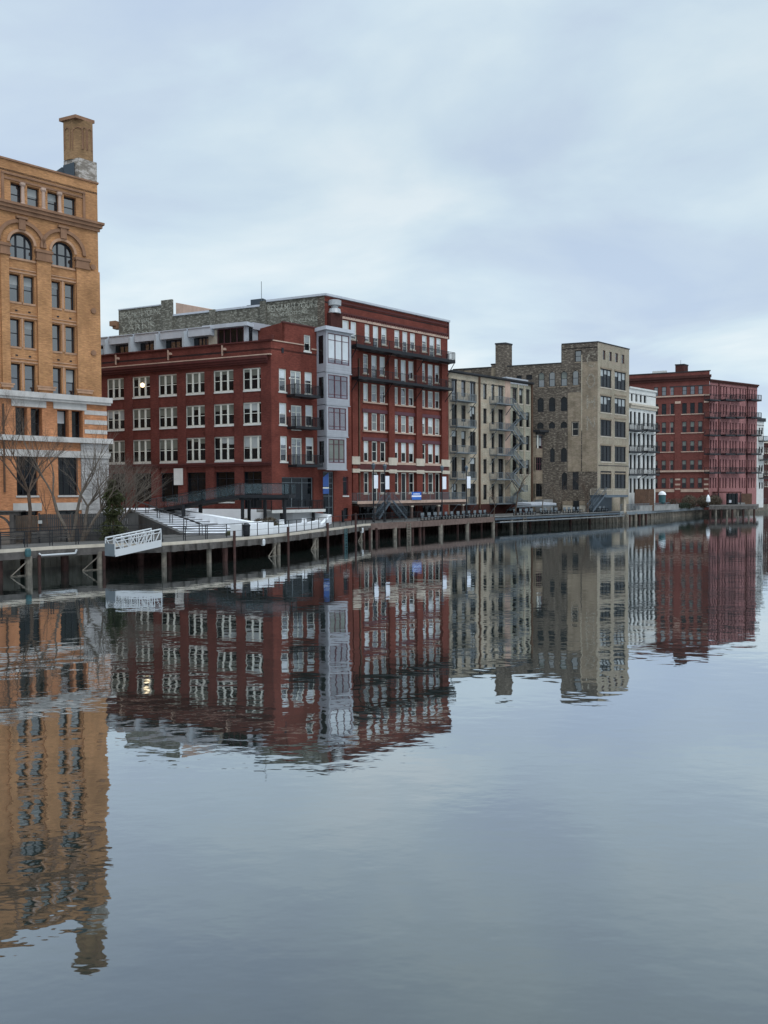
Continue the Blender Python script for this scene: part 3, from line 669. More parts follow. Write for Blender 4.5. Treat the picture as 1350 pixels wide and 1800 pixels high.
put(MB().box(rr_, FR.at(456, 590)[0], .3, .5, zr-.5, zq0-.002), 'recess_panel', 'grey_siding', A2, FR)
win(FR, A2, (FR.at(457, 590)[0], re_-.1, zr-.3, zq0-.002), 3, 'dark_frame', .1, .5, sash=.4, pane='glass_dim')
shell(A2, FA, sL, 0, 2.0, zAt, RVd, EA, 'red_brick', right=False)

# ---------------------------------------------------------------- 3. the six storey red warehouse with painted party wall
PB = col(573, 100.0); FB = Face(PB, RIV); FBp = Face(PB, EW)
B = thing('brick_warehouse', 'six storey red brick warehouse with two long iron balconies and faded painted side wall', 'building', (PB.x, PB.y, 2.5))
zBt = FB.at(680, 543.5)[1]; sE = FB.at(787, 700)[0]; br = FB.rect
g0 = [[(602.8, 614.3), (617.4, 627.4)], [(641.9, 650.5), (656.3, 666), (671, 680.4)], [(694, 703), (708, 717), (721.4, 730.5)], [(742.4, 751), (755.5, 764.5), (767.6, 775.7)]]
def rowz(pts, face): return sum(face.at(*p)[1] for p in pts)/len(pts)
zrow = [(rowz([(646, 602), (762, 620)], FB), rowz([(646, 570.7), (726, 585.6)], FB)),
        (rowz([(645, 658), (724, 664)], FB), rowz([(645, 622), (746, 637.5)], FB)),
        (rowz([(645, 705), (771, 718.5)], FB), rowz([(645, 673), (746, 686)], FB)),
        (rowz([(646, 756), (746, 763)], FB), rowz([(646, 725), (746, 733.5)], FB)),
        (rowz([(646, 811), (746, 814)], FB), rowz([(646, 775.4), (746, 779.4)], FB)),
        (rowz([(648, 867), (726, 867)], FB), rowz([(648, 830), (746, 831.5)], FB))]
def cz(g, y): return [(FB.at(a, y)[0], FB.at(b, y)[0]) for a, b in g]
colg = [cz(g, 700) for g in g0]
holesB = []; wn = []
for k, (z0, z1) in enumerate(zrow):
    for gi, g in enumerate(colg):
        if gi == 0 and k: continue
        for j, (a, b) in enumerate(g):
            door = (k in (0, 1) and j == 1 and gi) or (k == 5 and (gi, j) in ((1, 1), (2, 1), (3, 2)))
            r = (a, b, z0-(1.15 if door else 0) if k == 5 else z0-(.6 if door else 0), z1); holesB.append(r); wn.append((k, r, door))
wb = MB(); wall(wb, 0, sE, zrow[0][0]-1.4, zBt, [h for h in holesB if h[3] > zrow[0][0]+.5], .3)
wall(wb, 0, sE, 1.5, zrow[0][0]-1.4, [h for h in holesB if h[3] <= zrow[0][0]-.5], .3, .35)
put(wb, 'wall', 'red_brick_bright', B, FB)
pm = MB(); pr_ = [(618.5, 628), (683, 693), (731.5, 741.5), (776, 787)]; zpt = zrow[1][1]+.25
for a, b in pr_: pm.box(FB.at(a, 700)[0], min(FB.at(b, 700)[0], sE), -.12, .345, 1.5, zpt)
put(pm, 'pilaster', 'red_brick_bright', B, FB)
for a, b in pr_:
    x0, x1 = FB.at(a, 700)[0], min(FB.at(b, 700)[0], sE)
    put(MB().box(x0-.1, x1+.1, -.3, .345, zpt+.002, zpt+.45), 'pier_cap', 'pinkish_stone', B, FB)
    put(MB().box(x0-.25, x1+.2, -.3, -.123, zrow[4][0]-.45, zrow[4][0]+.6), 'stone_block', 'buff_stone', B, FB)
    put(MB().box(x0-.2, x1+.15, -.32, -.124, zrow[5][1]-.1, zrow[5][1]+.42), 'pier_cap', 'buff_stone', B, FB)
for k, r, door in wn:
    off = 0 if k == 0 else .35
    u = rnd.random()
    win(FB, B, r, 1, 'white_frame', .15, .1+off, sash=.5 if not door else .3, pane='glass_sky' if k < 4 else 'glass_dark', blind=('blind_pale' if k in (0, 1, 4) or u < .35 else 'blind_grey') if (k < 5 and u < .85) else None,
        bl=(.45, .6) if k == 4 else (.35, .95), sill='buff_stone' if not door and k in (0, 1, 5) else None, name='glazed_door' if door else 'window', proud=.05-off if k else .05)
lin = MB(); sil = MB()
for k, (z0, z1) in enumerate(zrow[1:], 1):
    for g in colg[1:]:
        if k in (3, 4): put(MB().box(g[0][0]-.3, g[-1][1]+.3, .2, .345, z1+.03, z1+.5), 'steel_lintel', 'maroon_frame', B, FB)
        if k in (2, 3, 4): sil.box(g[0][0]-.25, g[-1][1]+.25, .1, .345, z0-.2, z0-.01)
put(sil, 'sill_course', 'pinkish_stone', B, FB)
s1_ = FB.at(596.5, 560)[0]
put(MB().box(s1_, sE+.02, -.12, -.002, 0, .3).box(s1_, s1_+.35, -.12, -.003, -2.6, -.002), 'belt_course', 'pinkish_stone', B, FB, 0, FB.at(690, 576)[1]-.1)
zu = FB.at(700, 815.8)[1]; zv = FB.at(700, 827)[1]
put(MB().box(FB.at(628, 820)[0], sE, -.2, .346, 0, .25), 'belt_course', 'pinkish_stone', B, FB, 0, zu-.1)
put(MB().box(FB.at(628, 820)[0], sE, -.28, .347, 0, .25).box(FB.at(628, 820)[0], sE, -.16, .348, .252, zu-zv-.12), 'belt_course', 'red_trim', B, FB, 0, zv+.02)
put(MB().box(FB.at(628, 820)[0], sE, -.34, .349, -.22, 0), 'belt_course', 'buff_stone', B, FB, 0, zv)
cbm = MB(); x = 1.5
while x < sE-.4: cbm.box(x, x+.22, -.12, -.002, zBt-2.35, zBt-1.9); x += .44
cbm.box(1.2, sE, -.16, -.003, zBt-1.898, zBt-1.7).box(1.2, sE, -.1, -.004, zBt-.55, zBt-.35)
put(cbm, 'corbel_table', 'red_trim', B, FB)
put(MB().box(0, sE+.25, -.35, .4, 0, .28), 'roof_coping', 'pale_metal', B, FB, 0, zBt+.002)
put(MB().box(sE, sE+.3, -.1, .3, zBt-2.5, zBt), 'parapet_end', 'red_trim', B, FB)
# party wall, stepped down towards the left with three broad piers
def pw(px, py): return FBp.at(px, py)
w1 = pw(469, 531); w2 = pw(462, 533); zst = pw(430, 542)[1]; xL2 = pw(295, 566)[0]; zL2 = pw(310, 562)[1]; xl = pw(208.5, 560)[0]; zL3 = pw(240, 542)[1]
pwm = MB(); pwm.quad((xl, 0, 5), (0, 0, 5), (0, 0, zBt), (w1[0], 0, zBt), (w1[0], 0, zst), (xL2, 0, zst-.0), (xL2, 0, zL3), (xl, 0, zL3))
put(pwm, 'party_wall', 'olive_brick', B, FBp)
pq = MB()
for x0, x1, yt in ((286, 305, 528), (370, 380, 545), (459, 469, 530)):
    a, b = pw(x0, 550)[0], pw(x1, 550)[0]; pq.box(a, b, -.35, -.003, 10, pw((x0+x1)/2, yt)[1])
put(pq, 'party_pier', 'olive_brick', B, FBp)
put(MB().box(w1[0], .2, -.2, .4, zBt+.003, zBt+.28).box(xL2, w1[0]-.8, -.15, .3, zst+.002, zst+.25).box(xl, xL2-.5, -.1, .3, zL3+.002, zL3+.15), 'party_coping', 'pale_metal', B, FBp)
put(MB().box(-1.0, 0, -.06, -.004, zBt-6, zBt-.02), 'corner_quoin', 'dark_old_brick', B, FBp)
put(MB().box(pw(437, 538)[0], w1[0]-.9, .5, 3, zst, zst+1.2).box(pw(430, 538)[0], pw(437, 538)[0], .5, 3, zst, zst+.5), 'roof_box', 'slate_cladding', B, FBp)
put(MB().tube((0, 0, 0), (0, 0, 3.2), .04, 5), 'antenna', 'steel_grey', B, FBp, pw(457, 533)[0], pw(459, 533)[1]-.2, .4)
bp0 = FBp.P+FBp.u*xL2-Vector((B.location.x, B.location.y)); MB().prism([bp0+FBp.u*1.2+RVd*.2, bp0+FBp.u*8+RVd*.2, bp0+FBp.u*8+RVd*9, bp0+FBp.u*1.2+RVd*9], zst-.3, [zL3+.2, zst+.2, zst+.2, zL3+.2]).build('roof_lean_to', 'pinkish_stone', B)
# painted letters, half weathered away
def words(t, x0, x1, yb, yt, mat):
    a, zb_ = pw(x0, yb); b, _ = pw(x1, yb); z1_ = pw(x0, yt)[1]; text(t, (z1_-zb_)*1.38, mat, B, FBp, a, zb_, -.012, wid=b-a, name='painted_letters')
words('BENJAMIN YOUNG', 212, 285, 560.5, 549.5, 'worn_letters'); words('WHOLESALE', 225, 268, 570, 563, 'worn_letters'); words('YARNS', 212, 272, 583, 572, 'worn_letters'); words('NOTIONS', 212, 272, 594, 585.5, 'worn_letters')
words('BENJAMIN YOUNG', 470, 563, 549, 537, 'worn_letters'); words('YARNS NOTIONS', 474, 540, 557.5, 551, 'worn_letters'); words('WHOLESALE', 510, 559, 568.5, 561, 'worn_letters')
put(MB().box(-1.1, 0, -.7, .4, -.5, .2).box(-.7, 0, -.5, .4, -.9, -.5), 'cornice_end', 'terracotta', B, FBp, xl, pw(205, 568)[1])
Ad = EWd
shell(B, FB, 0, sE, 1.5, zst+.6, EWd, -w1[0]-.5+0, 'red_brick_bright', left=False)
a_ = Vector((0, 0)); Lb = Vector((B.location.x, B.location.y))
q0 = FBp.P+FBp.u*(w1[0])-Lb; q1 = FBp.P+FBp.u*xl-Lb
MB().prism([q0+RVd*.05, q1+RVd*.05, q1+RVd*16, q0+RVd*16], 5, zst-.9).build('rear_wing', 'olive_brick', B)
# long balconies
z = FB.off(-1.3).at(700, 617.5)[1]; a = FB.at(612, 610)[0]; b = FB.off(-1.3).at(797, 640)[0]
balcony(FB, B, a, b, z, 1.7, 'black_metal', 'black_metal', h=1.1, th=.45, sp=.13, sag=1.9, y0=-.0)
z = FB.off(-1.3).at(710, 672)[1]; a = FB.off(-1.3).at(627, 665)[0]; b = FB.off(-1.3).at(794, 690)[0]
balcony(FB, B, a, b, z, 1.7, 'black_metal', 'black_metal', h=1.1, th=.35, sp=.13, sag=1.9, y0=.3)
# brown flue box with a bright metal ventilator
s0_, s1b = FB.at(575, 570)[0], FB.at(595, 570)[0]; zv0 = FB.at(583, 552)[1]
fl = put(MB().box(s0_, s1b, -.8, -.004, 16, zv0), 'flue_box', 'brown_brick', B, FB)
vc = (s0_+s1b)/2; vm_ = MB().lathe(vc, -.4, [(.85, zv0+.002), (.75, zv0+.55), (.45, zv0+.75), (.45, zv0+.95), (.85, zv0+1.0), (.88, zv0+1.65), (.3, zv0+1.8)], 14)
put(vm_, 'ventilator', 'zinc', B, FB)
put(MB().box(.0, .2, .1, .25, 2.5, zpt-1), 'downpipe', 'brown_wood', B, FB, FB.at(632, 700)[0], 0)

# ---------------------------------------------------------------- 4. cream building with balconies and fire stairs
PC = col(790, 118.5); FC = Face(PC, RIV)
Cb = thing('cream_apartment_house', 'five storey cream brick house with grey balconies and a zigzag fire stair', 'building', (PC.x, PC.y, 2.5))
zCt = FC.at(862, 665.5)[1]; sCe = FC.at(935, 700)[0]
zc_ = [(FC.at(852, 702)[1], FC.at(852, 675)[1]), (FC.at(852, 744.5)[1], FC.at(852, 718)[1]), (FC.at(852, 788)[1], FC.at(852, 762)[1]), (FC.at(852, 832.6)[1], FC.at(852, 807)[1]), (FC.at(852, 878.5)[1], FC.at(852, 852)[1])]
cc = [(794, 803.3, 1), (811, 818.7, 0), (826, 836, 1), (849.6, 855.7, 0), (864, 869.3, 0), (876, 885, 1), (901, 908.7, 0), (913, 919, 0), (925, 931, 0)]
HC = []; wn = []
for k, (z0, z1) in enumerate(zc_):
    for j, (a, b, d) in enumerate(cc):
        if k == 4 and j > 5: continue
        r = (FC.at(a, 700)[0], FC.at(b, 700)[0], z0-(.7 if d else 0), z1+.15*(j != 3)); HC.append(r); wn.append((k, j, r, d))
s2 = FC.at(887.5, 700)[0]; s3 = FC.at(897, 700)[0]; zbase = FC.at(850, 886)[1]
def sub(a, b): return [h for h in HC if a < h[0] < b]
w_ = MB(); wall(w_, 0, s2, zbase, zCt, sub(0, s2), .3); put(w_, 'wall', 'cream_brick', Cb, FC)
w_ = MB(); wall(w_, s3, sCe, zbase, zCt-.3, sub(s3, sCe), .3); put(w_, 'wall', 'green_cream_brick', Cb, FC)
put(MB().box(s2+.002, s3-.002, -.04, .3, zc_[3][1], zCt), 'patched_wall', 'pinkish_stone', Cb, FC); put(MB().box(s2+.002, s3-.002, -.03, .3, zbase, zc_[3][1]-.002), 'wall', 'tan_old_brick', Cb, FC)
w_ = MB(); wall(w_, 0, sCe, 1.5, zbase-.002, [], .3); put(w_, 'base_wall', 'brown_brick', Cb, FC)
for k, j, r, d in wn: win(FC, Cb, r, 2 if d and rnd.random() < .5 else 1, 'dark_frame', .1, .18, sash=.3 if d else .5, pane='glass_dark' if k else 'glass_sky', blind='blind_grey' if rnd.random() < .3 else None, bl=(.1, .5), name='glazed_door' if d else 'window', sill='buff_stone' if j > 5 and not d else None)
put(MB().box(-.1, sCe+.1, -.35, .3, 0, .3).box(-.1, sCe+.1, -.5, -.36, .1, .35), 'eaves', 'dark_roof', Cb, FC, 0, zCt+.002)
put(MB().box(s3, sCe, .8, 5, zCt-.5, zCt+.9), 'roof_upstand', 'pale_metal', Cb, FC)
pm = MB()
for x in (842, 934): s = FC.at(x, 750)[0]; pm.box(s-.13, s+.13, -.25, -.002, 3, zCt)
put(pm, 'downpipe', 'brown_wood', Cb, FC)
for x in (908.5+2, 921.5):                       # pale piers of the right part
    s = FC.at(x, 750)[0]; put(MB().box(s-.18, s+.18, -.1, -.002, zc_[4][1], zCt-.3), 'pilaster', 'cream_brick', Cb, FC)
FCo = FC.off(-1.6)
for y in (703.3, 749.3, 795.6, 842.2, 887): balcony(FC, Cb, FCo.at(804, y)[0], FCo.at(838, y)[0], FCo.at(806, y-1)[1], 1.6, 'steel_grey', th=.16, sp=.14, sag=1.5)
for y in (709, 755, 799.5, 843, 886): balcony(FC, Cb, FCo.at(874, y)[0], FCo.at(903, y)[0], FCo.at(876, y-1)[1], 1.6, 'steel_grey', th=.16, sp=.14, sag=1.5)
zbal = [FCo.at(876, y-1)[1] for y in (709, 755, 799.5, 843, 886)]; zbal.append(2.6)
xa, xb = FCo.at(903, 750)[0]+.2, FCo.at(922, 750)[0]
for k in range(5):                              # a half flight out, a landing, a half flight back
    zt_, zb_ = zbal[k], zbal[k+1]; zm = (zt_+zb_)/2
    fsx = MB()
    for yy in (-1.5, -.9): fsx.bar((xa, yy, zt_), (xb, yy, zm), .09, .2)
    for yy in (-.8, -.2): fsx.bar((xb, yy, zm), (xa-.2, yy, zb_), .09, .2)
    n = 9
    for i in range(n):
        t_ = (i+.5)/n; fsx.box(xa+(xb-xa)*t_-.13, xa+(xb-xa)*t_+.13, -1.48, -.92, zt_+(zm-zt_)*t_, zt_+(zm-zt_)*t_+.03)
        fsx.box(xb+(xa-xb)*t_-.13, xb+(xa-xb)*t_+.13, -.78, -.22, zm+(zb_-zm)*t_, zm+(zb_-zm)*t_+.03)
    fsx.box(xb, xb+1.0, -1.5, -.2, zm-.1, zm)
    fo = put(fsx, 'fire_stair', 'steel_grey', Cb, FC)
    rb = MB(); railing_mesh(rb, [(xa, -1.5, zt_), (xb, -1.5, zm), (xb+1, -1.5, zm), (xb+1, -.2, zm)], 1.0, sp=.16, r=.012); rb.build('railing', 'steel_grey', fo)
shell(Cb, FC, 0, sCe, 1.5, zCt-.1, EWd, 13, 'cream_brick')

# ---------------------------------------------------------------- 5. tan corner building with old side wall and big chimney
PE = col(1050, 131.0); FE = Face(PE, RIV); FEp = Face(PE, EW2)
E = thing('corner_warehouse', 'tan brick tower-like warehouse with dark windows and a rough side wall of older brick', 'building', (PE.x, PE.y, 2.5))
zEt = FE.at(1078, 607.8)[1]; sEe = FE.at(1105.7, 700)[0]; er_ = FE.rect
t4 = lev([er_(1059.7, 1064.3, 616.4, 632.7), er_(1071, 1075.7, 618.5, 634.8), er_(1081.7, 1086.6, 621, 636.8), er_(1092.6, 1097.7, 623, 639)])
prE = [lev([er_(1055.6, 1074.7, a, b), er_(1080.6, 1100, c, d)]) for a, b, c, d in ((649.5, 681, 653.6, 685.8), (696.7, 725, 700, 728.5), (738.6, 766.8, 741, 769), (784, 811.5, 784.8, 812.4), (828, 861, 828.6, 861))]
w_ = MB(); wall(w_, 0, sEe, 1.5, zEt, t4+[r for p in prE for r in p], .3); put(w_, 'wall', 'tan_brick', E, FE)
for r in t4: win(FE, E, r, 1, 'maroon_frame', .07, .15, pane='glass_sky')
for k, p in enumerate(prE):
    for r in p: win(FE, E, r, 3, 'dark_frame', .17, .12, pane='glass_dim' if k < 2 else 'glass_dark', sill='buff_stone', mull=.26, blind='blind_grey' if k in (0, 1) else None, bl=(.0, .55), lint='tan_old_brick')
put(MB().box(-.1, sEe+.1, -.1, .3, 0, .15), 'roof_coping', 'dark_roof', E, FE, 0, zEt+.002)
put(MB().box(.3, sEe, -.06, -.002, 0, .1), 'tie_rod', 'dark_frame', E, FE, 0, FE.at(1075, 819)[1])
er2 = FEp.rect
zE2 = FEp.at(940, 641.5)[1]; x987 = FEp.at(987, 660)[0]; xfar = FEp.at(796, 650)[0]
hp = [er2(1011, 1022, 616, 636)]
hp += lev([er2(946.4, 957, 655, 681), er2(965, 975.8, 653, 679), er2(986, 997, 652, 679), er2(1006.4, 1017, 651, 678)])
hp += lev([er2(945, 955.7, 699, 724.5), er2(965, 976, 698, 723.5), er2(986, 997, 697, 722)])
hp += lev([er2(944, 955.4, 742, 752), er2(965, 975.5, 741, 754), er2(985.6, 996.6, 741, 753)])
hp += [er2(1005.6, 1017, 742, 766)]+lev([er2(967, 975, 787, 812), er2(986, 996.4, 787, 812)])+lev([er2(987.5, 997, 830, 861), er2(1006.5, 1017, 830, 861)])+lev([er2(908, 917, 660, 668), er2(925, 935.5, 659.5, 668)])
w_ = MB(); wall(w_, x987, 0, 1.5, zEt, hp, .35); wall(w_, xfar, x987, 1.5, zE2, hp, .35)
put(w_, 'side_wall', 'dark_old_brick', E, FEp)
xt = FEp.at(1023.5, 700)[0]; zt0 = FEp.at(1035, 636)[1]; zt1 = FEp.at(1035, 829)[1]; x9 = FEp.at(998, 800)[0]
put(MB().box(xt, -.02, -.07, -.003, zt1, zt0), 'wall_patch', 'tan_old_brick', E, FEp)
put(MB().box(xt-.18, xt-.003, -.09, -.003, FEp.at(1022, 757)[1], zt0+1.2), 'wall_patch', 'cream_brick', E, FEp)
xg = FEp.at(1005, 800)[0]
w_ = MB(); pr2 = [(h[0], h[1], h[2], h[3]) for h in hp if xg-.6 < h[0] < xt]
wall(w_, x9, xt-.19, FEp.at(1010, 829)[1], FEp.at(1010, 690)[1], [(h[0]-.1, h[1]+.1, h[2]-.1, h[3]+.1) for h in pr2], .03, -.04); put(w_, 'wall_patch', 'tan_old_brick', E, FEp)
for i, r in enumerate(hp):
    win(FEp, E, r, 1, 'dark_frame' if i != 11 else 'buff_stone', .1, .15, pane='glass_dark' if i > 4 else 'glass_sky', blind='blind_green' if i in (1, 3) else None, bl=.5, sill='tan_old_brick' if i < 5 else None)
    if 0 < i < 15 and i != 11:                   # segmental brick heads
        W = r[1]-r[0]; g = MB()
        for t_ in range(6):
            a, b = t_/6, (t_+1)/6; f_ = lambda q: .42*(1-(2*q-1)**2)
            g.quad((a*W, -.02, -.42+f_(a)), (b*W, -.02, -.42+f_(b)), (b*W, -.02, .06), (a*W, -.02, .06)); g.quad((a*W, -.02, -.42+f_(a)), (b*W, -.02, -.42+f_(b)), (b*W, .15, -.42+f_(b)), (a*W, .15, -.42+f_(a)))
        put(g, 'arched_head', 'dark_old_brick', E, FEp, r[0], r[3])
for i, chx in enumerate('COHN'):
    s, z = FEp.at(1031, 645+i*37); text(chx, 3.4, 'ghost_letters', E, FEp, s, z, -.085, name='painted_letter', wid=1.45)
put(MB().box(x987, .05, -.08, .3, zEt+.003, zEt+.15).box(xfar, x987-.01, -.08, .3, zE2+.002, zE2+.15), 'side_coping', 'dark_roof', E, FEp)
def stack(x0, x1, yt, dep, face, par, mat='dark_old_brick', ybase=670, name='chimney', y=0.0):
    a, b = face.at(x0, 650)[0], face.at(x1, 650)[0]; zt_ = face.at((x0+x1)/2, yt)[1]; zb_ = face.at((x0+x1)/2, ybase)[1]
    Lp = Vector((par.location.x, par.location.y)); p = face.P+face.u*a-face.n*.05-Lp; q = face.P+face.u*b-face.n*.05-Lp; d = RVd*dep
    o = MB().prism([p-d*.0, q-d*.0, q+d, p+d], zb_, zt_-.25).build(name, mat, par)
    c = (p+q+d)/2; ex = lambda v: v+(v-c).normalized()*.12
    MB().prism([ex(p), ex(q), ex(q+d), ex(p+d)], zt_-.25, zt_).build('chimney_cap', 'dark_roof', o); return o
stack(871, 888.5, 602.7, 1.9, FEp.off(-.4), E); stack(863.7, 871, 639.3, 1.2, FEp, E, 'tan_old_brick'); stack(816, 828, 648, 1, FEp, E, 'tan_old_brick')
Ld = Vector((math.sin(EW2), math.cos(EW2)))
MB().prism([Vector((0, 0))-Ld*0+FE.u*sEe+FE.n*.0-Vector((0, 0)), FE.u*sEe+Ld*-x987, FE.u*sEe+Ld*(-x987+.01), FE.u*sEe+Ld*.01], 1.5, zEt).build('end_wall', 'tan_brick', E)
MB().prism([Ld*.1, FE.u*sEe+Ld*.1, FE.u*sEe+Ld*(-x987), Ld*(-x987)], zEt-.9, zEt-.7).build('roof', 'dark_roof', E)
MB().prism([Ld*(-x987)+RVd*.1, Ld*(-x987)+FE.u*(sEe), Ld*(-x987)+FE.u*(sEe)+Ld*.1, Ld*(-x987)+RVd*.1+Ld*.1], zE2-1, zEt-.001).build('rear_wall', 'dark_old_brick', E)
MB().prism([Ld*(-x987+.2)+RVd*.1, Ld*(-xfar)+RVd*.1, Ld*(-xfar)+RVd*sEe, Ld*(-x987+.2)+RVd*sEe], zE2-.9, zE2-.7).build('roof', 'dark_roof', E)

# ---------------------------------------------------------------- 6. small annex between cream house and tan warehouse
sa = FC.at(937, 800)[0]; sb = FC.at(966, 800)[0]; FD = FC.off(-.6); Pd = FD.P+FD.u*sa
D_ = thing('brick_annex', 'narrow three storey brick annex with wide multi-pane windows between cream house and tan warehouse', 'building', (Pd.x, Pd.y, 2.5))
FD = Face(Pd, RIV); wD = sb-sa; zD = FD.at(950, 760)[1]; dw = [FD.rect(942.5, 963, 765, 788.5), FD.rect(941, 962.5, 804, 827), FD.rect(939.5, 962.5, 850, 873)]
w_ = MB(); wall(w_, 0, wD, 1.5, zD, dw, .3); put(w_, 'wall', 'tan_old_brick', D_, FD)
win(FD, D_, dw[0], 4, 'maroon_frame', .1, .1, sash=None, pane='glass_dim', blind='blind_grey', bl=(.8, 1)); win(FD, D_, dw[1], 5, 'maroon_frame', .08, .1, sash=.5, pane='glass_dim'); win(FD, D_, dw[2], 5, 'dark_frame', .08, .1, sash=.5, pane='glass_dim')
put(MB().box(.3, .65, -.06, -.002, dw[0][2], dw[0][3]), 'window_casing', 'white_frame', D_, FD)
put(MB().box(-.3, wD+.3, -1.0, 4, 0, .35).box(-.1, wD+.1, -.4, -.002, -.4, -.002), 'roof', 'dark_roof', D_, FD, 0, zD+.002)
put(MB().box(wD-.15, wD+.05, -.2, -.002, 3, zD), 'downpipe', 'steel_grey', D_, FD)
put(MB().box(-.2, wD+.6, -1.6, -.003, 1.5, FD.at(950, 878)[1]), 'base_wall', 'concrete', D_, FD)
shell(D_, FD, 0, wD, 1.5, zD+.1, EWd, 5, 'tan_old_brick')

# ---------------------------------------------------------------- 7. white building
PF = col(1105.5, 141.5); FF = Face(PF, RIV)
W_ = thing('white_painted_building', 'narrow white painted building with tall thin windows and black balconies', 'building', (PF.x, PF.y, 2.5))
zFt = FF.at(1128, 686)[1]; sF = FF.at(1152.5, 760)[0]
fc_ = [(1107, 1111), (1114, 1118), (1121.4, 1126), (1130, 1134), (1137, 1141.6), (1144.3, 1148.8)]
ft = [(1109, 1112.3), (1117, 1120.6), (1124.7, 1128.5), (1131.6, 1136)]
H_ = lev([FF.rect(a, b, 692+i*1.2, 705+i*1.2) for i, (a, b) in enumerate(ft)]); hs = list(H_)
fz = [(FF.at(1125, a)[1], FF.at(1125, b)[1]) for a, b in ((748, 725), (786, 762), (825.5, 800), (866, 841))]
for z0, z1 in fz: hs += [(FF.at(a, 780)[0], FF.at(b, 780)[0], z0, z1) for a, b in fc_]
w_ = MB(); wall(w_, 0, sF, 1.5, zFt, hs, .3); put(w_, 'wall', 'white_paint', W_, FF)
for r in hs: win(FF, W_, r, 1, 'dark_frame', .08, .2, pane='glass_dark')
zc = FF.at(1128, 715)[1]
put(MB().box(-.1, sF+.2, -.5, -.002, 0, .35).box(0, sF, -.3, -.003, -.5, -.002).box(0, sF, -.34, -.004, -.25, -.15), 'cornice', 'buff_stone', W_, FF, 0, zc)
put(MB().box(-.05, sF+.1, -.25, .2, 0, .3), 'parapet_cap', 'white_paint', W_, FF, 0, zFt+.002)
FFo = FF.off(-1.3)
for y in (757, 795, 835):
    for x0, x1 in ((1107, 1132), (1139, 1160)): balcony(FF, W_, FFo.at(x0, y)[0], FFo.at(x1, y)[0], FFo.at((x0+x1)/2, y-2)[1], 1.3, 'black_metal', th=.3, sp=.15, brace=True, sag=.7)
shell(W_, FF, 0, sF, 1.5, zFt, EWd, 10, 'white_paint')

# ---------------------------------------------------------------- 8. far red brick block and its pink riverside neighbour
PG = col(1246, 165.0); FG = Face(PG, R(-69)); FH = Face(PG, FARV)
G_ = thing('red_brick_block', 'dark red brick block with pale sill bands seen behind the white building', 'building', (PG.x, PG.y, 2.5))
zGt = FG.at(1215, 654)[1]; gc = [(1113, 1119.5), (1125, 1132), (1149.3, 1156.5), (1163, 1171), (1176.7, 1184.4), (1199, 1207), (1213, 1221), (1227, 1235)]
gz = [(FG.at(1215, a)[1], FG.at(1215, b)[1]) for a, b in ((693.5, 677.5), (727, 708), (760, 740.5), (793, 774.5), (826, 808.5), (858, 840))]
hs = []
for k, (z0, z1) in enumerate(gz): hs += [(FG.at(a, 750)[0], FG.at(b, 750)[0], z0, z1) for a, b in gc]
xG = FG.at(1090, 700)[0]; w_ = MB(); wall(w_, xG, 0, 1.5, zGt, hs, .35); put(w_, 'wall', 'far_red_brick', G_, FG)
for i, r in enumerate(hs): win(FG, G_, r, 1, 'dark_frame' if i//8 < 2 else 'maroon_frame', .1, .2, pane='glass_sky' if i//8 == 0 else 'glass_dim', blind='blind_green' if i//8 > 1 else None, bl=(.4, .55) if i//8 < 5 else .5)
bnd = MB(); zz_ = FG.at(1200, 696)[1]; bnd.box(xG, .1, -.3, -.002, zz_-.15, zz_+.15)
for k in (1, 2, 3):
    for a, b in ((1147, 1187), (1196, 1237)): bnd.box(FG.at(a, 750)[0], FG.at(b, 750)[0], -.12, -.003, gz[k][0]-.22, gz[k][0]-.02)
zz_ = FG.at(1200, 829)[1]; bnd.box(xG, .1, -.35, -.004, zz_-.1, zz_+.3); bnd.box(xG, .05, -.1, -.005, FG.at(1200, 865)[1], FG.at(1200, 859.5)[1])
put(bnd, 'sill_band', 'pinkish_stone', G_, FG)
put(MB().box(xG, .35, -.5, -.006, FG.at(1200, 664)[1]-.2, FG.at(1200, 664)[1]+.35).box(xG, .2, -.3, -.007, FG.at(1200, 664)[1]-.7, FG.at(1200, 664)[1]-.21), 'cornice', 'brown_brick', G_, FG)
pm = MB()
for a, b in ((1186, 1197), (1237, 1246.5), (1138, 1148)): pm.box(FG.at(a, 750)[0], FG.at(b, 750)[0]-.01, -.15, -.001, 1.5, gz[1][1]+.4)
put(pm, 'pilaster', 'far_red_brick', G_, FG)
stp = MB()
for a, b in ((1187, 1196.5), (1238, 1246)):
    for y0, y1 in ((841, 844), (850, 853), (858, 861)): put(MB().box(FG.at(a, 750)[0], FG.at(b, 750)[0]-.02, -.2, -.153, FG.at(1215, y1)[1], FG.at(1215, y0)[1]), 'stone_stripe', 'pinkish_stone', G_, FG)
    put(MB().box(FG.at(a, 750)[0]-.1, FG.at(b, 750)[0]-.01, -.25, -.154, gz[1][1]-.1, gz[1][1]+.42), 'pier_cap', 'pinkish_stone', G_, FG)
put(MB().box(xG, .2, -.1, .4, 0, .2), 'roof_coping', 'dark_roof', G_, FG, 0, zGt+.002)
stack(1187, 1202, 640, 2, FG.off(.5), G_, 'brown_brick', 660); put(MB().box(FG.at(1146, 655)[0], FG.at(1172, 655)[0], 2, 6, zGt-1, FG.off(2).at(1158, 652)[1]), 'roof_house', 'white_paint', G_, FG)
put(MB().tube((0, .8, 0), (0, .8, 3.0), .04, 5), 'antenna', 'steel_grey', G_, FG, FG.at(1196.5, 650)[0], zGt-.2)
Lg = Vector((math.sin(R(-69)), math.cos(R(-69))))
